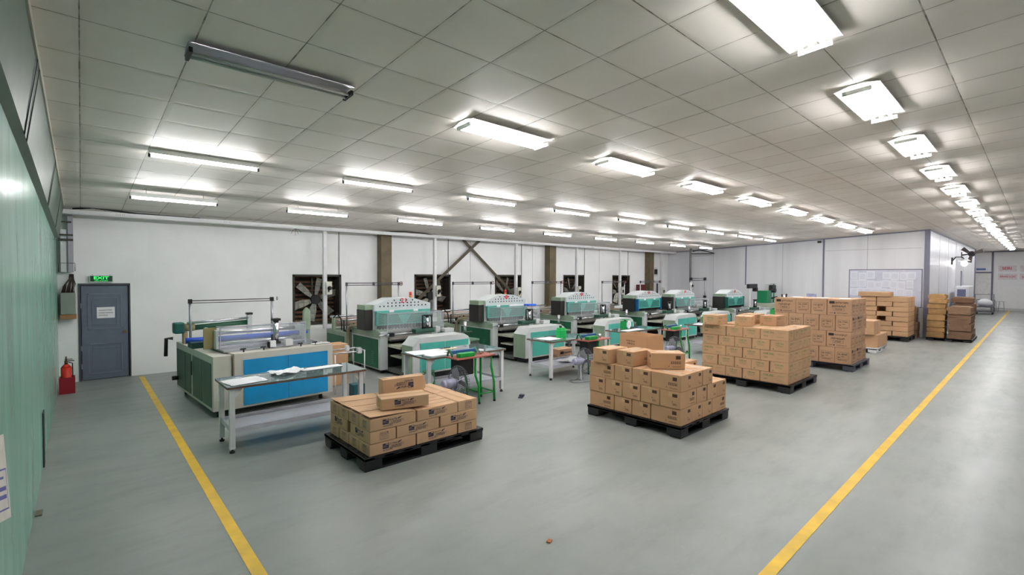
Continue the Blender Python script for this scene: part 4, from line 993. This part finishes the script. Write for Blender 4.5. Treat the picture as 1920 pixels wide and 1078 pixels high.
# ---------------------------------------------------------------- press machines
def press():
    e = empty('press_machine', (0, 0, 0))
    cab = MB().box(0, .18, 0, 1.5, .09, .94, .01).build('left_cabinet', grey_paint, e)
    m_ = MB(); m_.box(-.006, 0, .0, 1.5, .80, .938, .002); m_.build('sage_band', sage, cab)
    dp = MB().box(-.012, -.002, .1, 1.4, .12, .77, .004).build('side_door', dgreen, cab)
    m_ = MB()
    for q in range(7): m_.box(-.016, -.012, .3, .42, .2+q*.045, .212+q*.045)
    m_.build('vent_slots', M('slot_green', (40, 120, 84), .4), dp)
    MB().box(1.33, 1.5, 0, 1.5, .09, .94, .01).build('right_cabinet', grey_paint, e)
    MB().box(.0, .2, .1, .75, .94, .965, .008).build('cap_plate', sage, e)
    MB().box(.185, 1.325, .02, 1.45, .14, .62, .005).build('bed', dark, e)
    MB().box(.19, 1.6, -.62, 1.4, .05, .135, .005).build('base_frame', M('base_grey', (92, 96, 92), .55, .1, .2), e)
    MB().box(.185, 1.325, -.1, 1.4, .74, .80, .005).build('platen', M('platen_grey', (150, 146, 138), .4, .3), e)
    MB().box(.185, 1.325, -.55, .2, .60, .66, .005).build('conveyor', M('conveyor_sage', (168, 172, 156), .45), e)
    MB().box(.185, 1.3, -.55, -.1, .40, .43, .003).build('lower_conveyor', M('conveyor_sage'), e)
    m_ = MB(); m_.cyl((.12, -.04, .87), (1.3, -.04, .87), .03, 16); m_.cyl((-.04, -.04, .87), (.12, -.04, .87), .012, 10); m_.build('front_roller', chrome, e)
    m_ = MB(); m_.cyl((.15, .1, .84), (1.3, .1, .84), .022, 12); m_.cyl((.15, -.2, .76), (1.3, -.2, .76), .02, 12); m_.box(.18, .3, -.08, .02, .83, .91, .006); m_.build('dark_roller', dark, e)
    hd = MB().prism([(.13, .12), (.13, .72), (.30, .89), (1.44, .90), (1.57, .83), (1.62, .7), (1.62, .12)], 'y', -1.06, -.60, .012).build('hood', grey_paint, e)
    hd.location.x = .06
    MB().prism([(.126, .14), (.126, .718), (.13, .718), (.13, .14)], 'y', -1.04, -.62).build('hood_end', sage, hd)
    for (a, b) in ((.30, .925), (.94, 1.56)):
        MB().box(a, b, -1.068, -1.06, .16, .77, .003).build('hood_panel', aqua, hd)
    MB().box(.2, 1.55, -1.0, -.65, .02, .12).build('hood_base', dark, hd)
    # gantry
    gp = MB().prism([(.0, 1.38), (.0, 1.53), (.42, 1.67), (.98, 1.67), (1.48, 1.53), (1.48, 1.38)], 'y', .30, .78, .008).build('gantry_cover', M('pale_grey_paint', (200, 206, 208), .4, 0, .05), e)
    m_ = MB()
    for (z, xs) in ((1.62, (.5, .66, .82, .98)), (1.56, [.34+.1*q for q in range(9)]), (1.49, [.14+.1*q for q in range(13)])):
        for x in xs: m_.cyl((x, .302, z), (x, .297, z), .018, 10)
    m_.build('vent_holes', dark, gp)
    bd = MB().box(.03, 1.45, .26, .30, 1.06, 1.39, .004).build('aqua_guard', aqua, e)
    m_ = MB()
    for r_ in range(8):
        for c_ in range(34):
            x = .1+c_*.038+(r_ % 2)*.019; z = 1.10+r_*.03
            if abs(x-.745) < .03+(z-1.08)*.75 or x > 1.4: continue
            m_.cyl((x, .262, z), (x, .257, z), .0135, 8)
    m_.build('guard_holes', M('hole_green', (24, 74, 70), .6), bd)
    m_ = MB(); m_.box(.35, .47, .25, .262, 1.355, 1.405); m_.box(.98, 1.1, .25, .262, 1.355, 1.405); m_.build('label_plate', paper, bd)
    m_ = MB(); m_.box(.1, 1.4, .3, .36, .98, 1.05)
    for q in range(16): m_.box(.12+q*.08, .15+q*.08, .285, .3, .96, 1.08)
    m_.build('cutter_comb', dark, e)
    for x in (.0, 1.38): MB().box(x, x+.1, .36, .72, .94, 1.39, .005).build('gantry_post', grey_paint, e)
    MB().box(-.20, -.01, .36, .78, .96, 1.42, .012).build('motor_shroud', M('shroud_black', (32, 30, 28), .5), e)
    MB().box(-.2, -.005, .36, .76, 1.42, 1.53, .008).build('shroud_cap', sage, e)
    # acrylic guard
    g = MB(); x0, x1, y0, y1, z0, z1 = .03, 1.47, -.28, .24, .96, 1.36
    g.box(x0, x1, y0, y0+.004, z0, z1); g.box(x0, x0+.004, y0, y1, z0, z1); g.box(x1-.004, x1, y0, y1, z0, z1); g.box(x0, x1, y0, y1, z1-.004, z1)
    ac = g.build('acrylic_guard', glassy, e)
    g = MB()
    for x in (x0, x1):
        g.box(x-.007, x+.007, y0-.007, y0+.007, z0, z1); g.box(x-.007, x+.007, y0, y1, z1-.007, z1+.004)
    g.box(x0, x1, y0-.007, y0+.007, z1-.012, z1+.003); g.build('guard_frame', M('alu_edge'), ac)
    # actuator
    m_ = MB(); m_.cyl((.95, -.4, 1.0), (.95, -.4, 1.28), .04, 16); m_.build('air_cylinder', chrome, e)
    m_ = MB(); m_.cyl((.83, -.4, 1.0), (.83, -.4, 1.3), .02, 10); m_.cyl((1.07, -.4, 1.0), (1.07, -.4, 1.3), .02, 10); m_.box(.88, 1.02, -.46, -.34, 1.28, 1.31); m_.box(.88, 1.02, -.46, -.34, 1.0, 1.03); m_.build('guide_rods', dark, e)
    pk = MB().box(.6, 1.08, -.5, -.32, .91, 1.0, .006).build('punch_block', M('punch_green', (34, 84, 66), .45), e)
    m_ = MB()
    for q in range(10): m_.box(.63+q*.045, .655+q*.045, -.502, -.5, .925, .95)
    m_.build('punch_slots', dark, pk)
    m_ = MB(); m_.box(1.12, 1.24, -.5, -.34, .9, 1.03, .006); m_.box(1.3, 1.55, -.6, -.4, .9, .98, .006); m_.build('side_box', grey_paint, e)
    # rear block
    rb = MB().box(-.14, 1.5, 1.56, 2.75, .09, .80, .01).build('rear_block', sage, e)
    MB().box(-.148, -.138, 1.62, 2.7, .12, .7, .003).build('rear_door', dgreen, rb)
    m_ = MB(); m_.cyl((-.05, 2.4, .98), (1.4, 2.4, .98), .11, 20); m_.build('film_roll', M('film_pinkish', (190, 164, 152), .25, .2, .15), e)
    m_ = MB(); m_.cyl((-.1, 2.6, 1.12), (1.45, 2.6, 1.12), .03, 12); m_.cyl((-.1, 2.1, 1.05), (1.45, 2.1, 1.05), .025, 12); m_.build('idler_roller', chrome, e)
    m_ = MB(); m_.box(-.12, -.05, 2.34, 2.46, .80, 1.1, .006); m_.box(1.42, 1.49, 2.34, 2.46, .80, 1.1, .006); m_.build('roll_bracket', sage, e)
    m_ = MB()
    for (x, y, h_) in ((.1, 1.62, .22), (.2, 1.62, .18), (.3, 1.7, .24), (-.05, 1.85, .28), (.5, 1.66, .15)): m_.cyl((x, y, .80), (x, y, .80+h_), .022, 8)
    m_.box(-.08, .4, 1.6, 1.75, .80, .86, .005); m_.cyl((.05, 1.75, .93), (.3, 1.75, .93), .05, 12); m_.build('fittings', dark, e)
    m_ = MB(); m_.tube([(-.06, 2.45, .80), (-.1, 2.4, 1.1), (-.08, 2.2, 1.22), (-.06, 2.0, 1.1), (-.06, 1.95, .82)], .016, 8); m_.build('black_hose', rubber, e)
    m_ = MB(); m_.tube([(-.02, .9, 1.0), (-.05, 1.2, 1.0), (-.07, 1.42, .97), (-.08, 1.53, .85), (-.075, 1.53, .55), (-.07, 1.53, .2)], .04, 10); m_.build('air_hose', hose, e)
    MB().cyl((-.02, .76, 1.0), (-.02, 1.0, 1.0), .055, 14).build('hose_collar', M('collar_grey', (150, 150, 146), .4), e)
    m_ = MB(); m_.box(1.68, 2.08, -.9, -.5, .66, .72, .025); m_.build('outfeed_belt', M('belt_green', (92, 124, 104), .4), e)
    m_ = MB(); m_.box(1.66, 1.70, -.88, -.84, .12, .66); m_.box(2.02, 2.06, -.88, -.84, 0, .66); m_.box(1.66, 2.06, -.9, -.86, .6, .66); m_.box(1.63, 2.0, -.72, -.68, .86, .88); m_.box(1.68, 1.72, -.72, -.68, .72, .88); m_.build('outfeed_frame', M('latch_grey'), e)
    m_ = MB(); m_.cyl((1.8, -.7, .88), (1.8, -.7, 1.12), .035, 14); m_.build('outfeed_cylinder', chrome, e)
    # tall bar frame
    for x in (.02, 1.46): MB().cyl((x, 1.85, .80), (x, 1.85, 2.0), .018, 10).build('bar_post', steel, e)
    m_ = MB(); m_.cyl((.0, 1.85, 2.0), (1.5, 1.85, 2.0), .011, 8); m_.cyl((.0, 1.82, 1.95), (1.5, 1.82, 1.95), .009, 8)
    for x in (.02, .74, 1.46): m_.box(x-.02, x+.02, 1.81, 1.87, 1.93, 2.02, .004)
    m_.build('top_bar', M('bar_dark', (86, 86, 94), .4, .5), e)
    m_ = MB(); m_.ring((1.54, 1.85, 1.98), (1, .3, 0), .05, .008, 16, 6); m_.cyl((1.5, 1.85, 1.98), (1.57, 1.85, 1.98), .01, 6)
    for q in range(3): m_.cyl((1.54, 1.85, 1.98), (1.54-.012*math.cos(q*2.1), 1.85+.045*math.cos(q*2.1), 1.98+.048*math.sin(q*2.1)), .005, 5)
    m_.build('hand_wheel', M('wheel_red', (130, 32, 36), .4), e)
    m_ = MB()
    for x in (.12, 1.4):
        for y in (.15, 1.3, 2.5): m_.cyl((x, y, 0), (x, y, .09), .035, 10)
    m_.build('foot', dark, e)
    return e
def tower(e):
    st = empty('signal_tower', (1.36, 1.05, 1.42)); st.parent = e
    MB().cyl((0, 0, -.62), (0, 0, .12), .012, 8).build('pole', steel, st)
    MB().cyl((0, 0, .12), (0, 0, .20), .032, 14).build('green_lens', M('lens_green', (30, 110, 70), .3), st)
    MB().cyl((0, 0, .20), (0, 0, .28), .032, 14).build('amber_lens', M('lens_amber', (226, 120, 40), .3), st)
    MB().cyl((0, 0, .28), (0, 0, .36), .032, 14).build('red_lens', M('lens_red', (210, 50, 44), .3), st)
proto = press()
GP = 'green and grey press machines in a row'
places = [(4.9, 9.75, 'green and grey press numbered 21 in red, nearest the blue machine'),
          (8.05, 9.65, 'second green and grey press from the camera, with a red badge, behind the green bottle'),
          (11.3, 9.65, 'third green and grey press from the camera, behind the first green dial scale'),
          (14.55, 9.2, 'fourth green and grey press, with blue edged guard and no clear cover'),
          (16.72, 8.95, 'fifth green and grey press, standing before the corner of the back wall'),
          (18.75, 7.9, 'sixth green and grey press, with a tall empty bar frame on its rear')]
inst = []
for i, (x, y, lab) in enumerate(places):
    o = proto if i == 0 else copy_tree(proto)
    o.location = (x, y, 0); tag(o, lab, 'press machine', GP); inst.append(o)
for i, o in enumerate(inst):
    if i == 0:
        mb = MB(); f = Face(mb, (.66, .295, 1.56), (1, 0, 0), (0, 0, 1), .15, .11); f.text('21', 0, 0, 1, 1); mb.build('number', M('number_red', (214, 40, 54), .5), o); tower(o)
    else:
        m_ = MB(); m_.cyl((.74, .299, 1.61), (.74, .296, 1.61), .055, 18); bg = m_.build('badge', M('number_red'), o)
        mb = MB(); f = Face(mb, (.70, .296, 1.57), (1, 0, 0), (0, 0, 1), .08, .08); f.rect(.1, .35, .9, .5); f.rect(.42, .1, .56, .9); mb.build('badge_mark', M('badge_pale', (232, 150, 150), .5), bg)
        if i == 1: tower(o)
    if i in (4, 5):
        for c in list(o.children):
            if c.name.split('.')[0].startswith('outfeed'): bpy.data.objects.remove(c)
    kids = {c.name.split('.')[0]: c for c in o.children}
    if i in (3, 5):
        for c in list(kids['acrylic_guard'].children): bpy.data.objects.remove(c)
        bpy.data.objects.remove(kids['acrylic_guard'])
        for a_, b_ in ((-.03, .03), (1.45, 1.5)): MB().box(a_, b_, .24, .8, .98, 1.4).build('blue_edge' if i == 3 else 'teal_edge', M('edge_blue', (24, 96, 150), .4) if i == 3 else M('edge_teal', (28, 96, 84), .4), o)

o = inst[5]
for c in list(o.children):
    if c.name.split('.')[0] in ('bar_post', 'top_bar', 'hand_wheel'): bpy.data.objects.remove(c)
for x in (.12, 1.36): MB().cyl((x, 1.85, .8), (x, 1.85, 2.16), .03, 10).build('frame_post', steel, o)
for z, r_ in ((2.12, .014), (2.04, .014), (1.2, .016)): MB().cyl((.12, 1.85, z), (1.36, 1.85, z), r_, 8).build('cross_bar', M('bar_dark'), o)
for x, z in ((.12, 2.1), (1.36, 2.1), (1.36, 1.32)): MB().box(x-.05, x+.05, 1.8, 1.9, z-.06, z+.06, .01).build('clamp', dark, o)
# blue box and white strip on the second press cover
tag(MB().box(0, .30, 0, .2, 0, .05, .006).build('blue_box', M('box_blue', (30, 100, 220), .4), None, (9.2, 9.48, 1.366)), 'flat blue box on the clear cover of the second press', 'box')
tag(MB().box(0, .62, 0, .03, 0, .045, .003).build('white_strip', paper, None, (8.7, 9.72, 1.366)), 'white strip on the clear cover of the second press', 'strip')
# last machine, mostly behind the tall stack
e = empty('printing_machine', (21.3, 7.5, 0)); tag(e, 'green and grey machine with black bracket arms in front of the end wall', 'machine')
MB().box(-.5, 1.3, -.9, .9, .1, .95, .02).build('body', grey_paint, e); MB().box(-.45, .4, -.912, -.9, .3, .8, .004).build('front_panel', aqua, e)
m_ = MB(); m_.box(-.45, 1.2, -.4, .5, .95, 1.1, .01); m_.build('deck', M('conveyor_sage'), e)
m_ = MB(); m_.box(-.1, .35, .1, .5, 1.1, 1.62, .01); m_.build('green_case', M('case_green', (12, 126, 82), .4), e)
m_ = MB(); m_.box(-.9, -.72, .5, .7, .95, 1.86, .01); m_.build('bracket_post', white_paint, e)
m_ = MB(); m_.box(-.95, -.1, .48, .6, 1.72, 1.9, .02); m_.box(-.3, -.1, .46, .62, 1.58, 1.75, .02); m_.build('bracket_arm', dark, e)
m_ = MB(); m_.box(.7, 1.15, .3, .5, 1.1, 1.9, .01); m_.build('upright_plate', grey_paint, e); MB().box(1.15, 1.25, .28, .52, 1.1, 1.9, .01).build('upright_edge', M('case_green'), e)
m_ = MB(); m_.box(.6, 1.05, .15, .3, 1.55, 1.85, .03); m_.cyl((.7, .05, 1.62), (.7, .2, 1.62), .1, 12); m_.box(.5, .7, .2, .3, 1.35, 1.6, .02); m_.tube([(.4, .1, 1.3), (.8, .05, 1.34), (1.1, .05, 1.2)], .04, 8); m_.build('drive_head', dark, e)
m_ = MB()
for x in (-.2, .3): m_.cyl((x, -.5, 1.1), (x, -.5, 1.5), .03, 8)
m_.build('guide_rods', dark, e)
MB().cyl((.05, -.5, 1.1), (.05, -.5, 1.48), .05, 12).build('air_cylinder', chrome, e)
m_ = MB()
for x in (-.4, 1.2):
    for y in (-.8, .8): m_.cyl((x, y, 0), (x, y, .1), .04, 8)
m_.build('foot', dark, e)

# ---------------------------------------------------------------- whiteboard and the far right corner
e = empty('whiteboard', (XE, 4.02, 1.1)); tag(e, 'wide whiteboard covered with white papers on the end wall', 'whiteboard')
MB().box(-.02, -.002, -1.11, 1.11, 0, 1.38).build('board', M('board_lilac', (204, 206, 222), .3), e)
m_ = MB(); m_.box(-.03, -.002, -1.13, 1.13, 1.38, 1.41); m_.box(-.03, -.002, -1.13, -1.105, 0, 1.4); m_.box(-.03, -.002, 1.105, 1.13, 0, 1.4); m_.box(-.03, -.002, -1.13, 1.13, -.02, .01); m_.build('frame', trimc, e)
R = random.Random(5); cnt = 0
for rI, zt in enumerate((1.32, .98, .66)):
    y = 1.08
    while y > -.78:
        wd, ht = R.uniform(.2, .27), R.uniform(.27, .32)
        if not (rI == 0 and .15 < y < .4):
            dz = R.uniform(-.03, .03); cnt += 1
            o = tag(MB().box(XE-.026+.0003*cnt-.008, XE-.0335+.0003*cnt, 4.02+y-wd, 4.02+y, 1.1+zt+dz-ht, 1.1+zt+dz).build('paper_notice', M('notice_paper', (224, 226, 238), .6, 0, .02)), 'white paper pinned on the whiteboard, %s along the %s row' % (ORD[min(14, int((1.08-y)/.22))], ('top', 'middle', 'bottom')[rI]), 'paper', 'papers on the whiteboard')
            mb = MB(); f = Face(mb, (XE-.0345+.0003*cnt, 4.02+y, 1.1+zt+dz-ht), (0, -1, 0), (0, 0, 1), wd, ht)
            for q in range(5): f.scrib(.15, .2+.13*q, .85, .24+.13*q, 12, cnt+q)
            mb.build('print', M('ink_grey', (150, 152, 170), .7, var=0), o)
        y -= wd+R.uniform(-.01, .03)
e = empty('wall_fan', (33.5, YR, 3.35)); tag(e, 'black wall fan with wide blades on the white side wall', 'fan')
m_ = MB(); m_.box(-.08, .08, -.03, 0, -.15, .15); m_.cyl((0, -.02, .0), (0, -.35, .05), .03, 8); m_.build('bracket', dark, e)
MB().cyl((-.12, -.38, .05), (.12, -.38, .05), .14, 16).build('motor', dark, e)
for q in range(3):
    th = q*2.09+.6; m_ = MB(); d_ = Vector((0, math.cos(th), math.sin(th))); n_ = Vector((0, -math.sin(th), math.cos(th))); c0 = Vector((-.16, -.38, .05))
    a = [c0+d_*.1+n_*.06, c0+d_*.42+n_*.14, c0+d_*.45-n_*.05, c0+d_*.1-n_*.06]; m_.quad(*a); m_.quad(*[p+Vector((.012, 0, 0)) for p in a[::-1]])
    for j in range(4): m_.quad(a[j], a[(j+1) % 4], a[(j+1) % 4]+Vector((.012, 0, 0)), a[j]+Vector((.012, 0, 0)))
    m_.build('blade', M('fan_blade_dark', (70, 62, 60), .5), e)
e = empty('wall_lamp', (29.5, YR, 2.95)); tag(e, 'bright globe lamp on a curved arm on the white side wall', 'lamp')
MB().box(-.1, .1, -.05, 0, -.16, .16, .01).build('wall_plate', dark, e)
MB().tube([(0, -.03, 0), (.2, -.12, .18), (.6, -.3, .2), (.9, -.36, .1)], .025, 8).build('arm', dark, e)
m_ = MB(); m_.cyl((.9, -.36, .12), (.9, -.36, .02), .1, 16, .22); m_.build('shade', white_paint, e)
t = bmesh.new(); bmesh.ops.create_uvsphere(t, u_segments=16, v_segments=10, radius=.12); m_ = MB(); m_.add(t, Matrix.Translation((.9, -.36, -.1)), True); m_.build('globe', M('globe_lit', (255, 250, 244), .4, emit=2.5, var=0), e)
e = empty('white_cabinet', (30, 2.3, 0)); tag(e, 'white cabinet with grey window behind the dark board piles', 'cabinet')
MB().box(-1, 1, -.22, .24, 0, 1.82, .03).build('body', M('cab_white', (222, 222, 228), .35), e); MB().box(-1.012, -1, -.12, .16, 1.1, 1.68, .004).build('window_panel', M('cab_grey', (116, 120, 150), .3), e)
tag(MB().box(29.4, 29.45, 2.35, 2.4, 1.821, 2.5).build('grey_rod', M('rod_lilac', (150, 150, 168), .4)), 'grey upright rod standing on the white cabinet', 'rod')
e = empty('cart', (40.6, 2.2, 0)); tag(e, 'flat metal cart carrying a white sack near the far door', 'cart')
m_ = MB(); m_.box(-.5, .5, -.42, .42, .12, .17); m_.tube([(-.48, -.4, .16), (-.48, -.4, 1.2), (-.48, .4, 1.2), (-.48, .4, .16)], .02, 8); m_.tube([(.48, -.4, .16), (.48, -.4, .85), (.48, .4, .85), (.48, .4, .16)], .02, 8); m_.box(-.5, .5, -.42, .42, .42, .45); m_.build('frame', M('cart_violet', (110, 108, 124), .4, .3), e)
for x in (-.42, .42):
    for y in (-.34, .34): MB().cyl((x, y-.02, .06), (x, y+.02, .06), .06, 12).build('wheel', rubber, e)
t = bmesh.new(); bmesh.ops.create_uvsphere(t, u_segments=20, v_segments=12, radius=1)
for v in t.verts: v.co = Vector((v.co.x*.42+.03*math.sin(7*v.co.y), v.co.y*.33, max(-.8, v.co.z)*.25+.02*math.sin(6*v.co.x)))
m_ = MB(); m_.add(t, Matrix.Translation((40.6, 2.2, .66)), True); tag(m_.build('sack', M('sack_white', (232, 232, 236), .7)), 'plump white sack lying on the metal cart', 'sack')
for i, (x, y) in enumerate(((43.6, 1.95), (43.8, 1.62))):
    e = empty('stool', (x, y, 0)); tag(e, ('low steel stool nearest the far door', 'low steel stool farther from the far door')[i], 'stool', 'steel stools by the far door')
    MB().cyl((0, 0, .66), (0, 0, .70), .17, 18).build('seat', M('seat_pale', (206, 206, 210), .4), e)
    for q in range(4):
        a = PI/4+q*PI/2; MB().cyl((.13*math.cos(a), .13*math.sin(a), .66), (.2*math.cos(a), .2*math.sin(a), 0), .015, 8).build('leg', steel, e)
    MB().ring((0, 0, .25), (0, 0, 1), .17, .01, 20, 6).build('foot_ring', steel, e)
d = struct(MB().box(XF-.02, XF, 2.22, 3.15, .02, 2.5).build('door_2', M('door_pale', (240, 238, 236), .4)), 'pale far door with blue plate above')
m_ = MB(); m_.cyl((XF-.02, 2.32, 1.1), (XF-.08, 2.32, 1.1), .03, 10); m_.build('door_handle', steel, d)
e = tag(MB().box(XF-.045, XF-.031, 2.5, 2.95, 2.72, 2.84).build('door_plate', M('plate_blue', (70, 96, 176), .4)), 'small blue plate above the far door', 'sign')
mb = MB(); f = Face(mb, (XF-.045, 2.95, 2.72), (0, -1, 0), (0, 0, 1), .45, .12); f.scrib(.08, .35, .92, .65, 11, 3); mb.build('plate_print', M('plate_pale', (190, 204, 236), .5), e)
for i, (y1, y0, z0, z1, s_, lab) in enumerate(((1.9, 1.03, 2.62, 3.02, 'SEIRI', 'white wall sign with red letters SEIRI'), (1.9, 1.0, 2.08, 2.46, 'SÀNG LỌC', 'white wall sign with red letters SÀNG LỌC'), (.88, 0.0, 2.62, 3.02, 'SEITON', 'upper white wall sign with red letters, cut by the frame edge'), (.88, 0.0, 2.08, 2.46, 'SẮP XẾP', 'lower white wall sign with red letters, cut by the frame edge'))):
    o = tag(MB().box(XF-.012, XF-.002, y0, y1, z0, z1).build('wall_sign', M('sign_pink_white', (236, 226, 232), .6)), lab, 'sign', 'red lettered signs on the far wall')
    mb = MB(); f = Face(mb, (XF-.012, y1, z0), (0, -1, 0), (0, 0, 1), y1-y0, z1-z0)
    f.text(s_, .22 if i in (0, 2) else .1, .28, .72 if i in (0, 2) else .92, .76); mb.build('lettering', M('sign_red', (206, 60, 74), .5, var=0), o)
# camera on the end wall top and little things on the floor
m_ = MB(); m_.box(XE-.2, XE-.03, 6.14, 6.24, 3.62, 3.7, .01); m_.cyl((XE-.03, 6.19, 3.66), (XE, 6.19, 3.66), .03, 8); tag(m_.build('security_camera', dark), 'small black security camera high on the end wall', 'camera')
m_ = MB(); m_.box(-.11, .11, -.04, .04, 0, .016, .007); m_.box(-.02, .08, -.042, .042, .016, .036, .008); tag(m_.build('slipper', M('navy_rubber', (34, 40, 66), .6), None, (5.92, 6.28, 0), .6), 'navy slipper lying on the open floor', 'slipper')
m_ = MB(); m_.box(-.025, .025, -.02, .02, 0, .012, .005); tag(m_.build('orange_scrap', M('scrap_orange', (186, 106, 58), .6), None, (2.85, 2.68, 0), .4), 'tiny orange scrap on the floor nearest the camera', 'scrap')
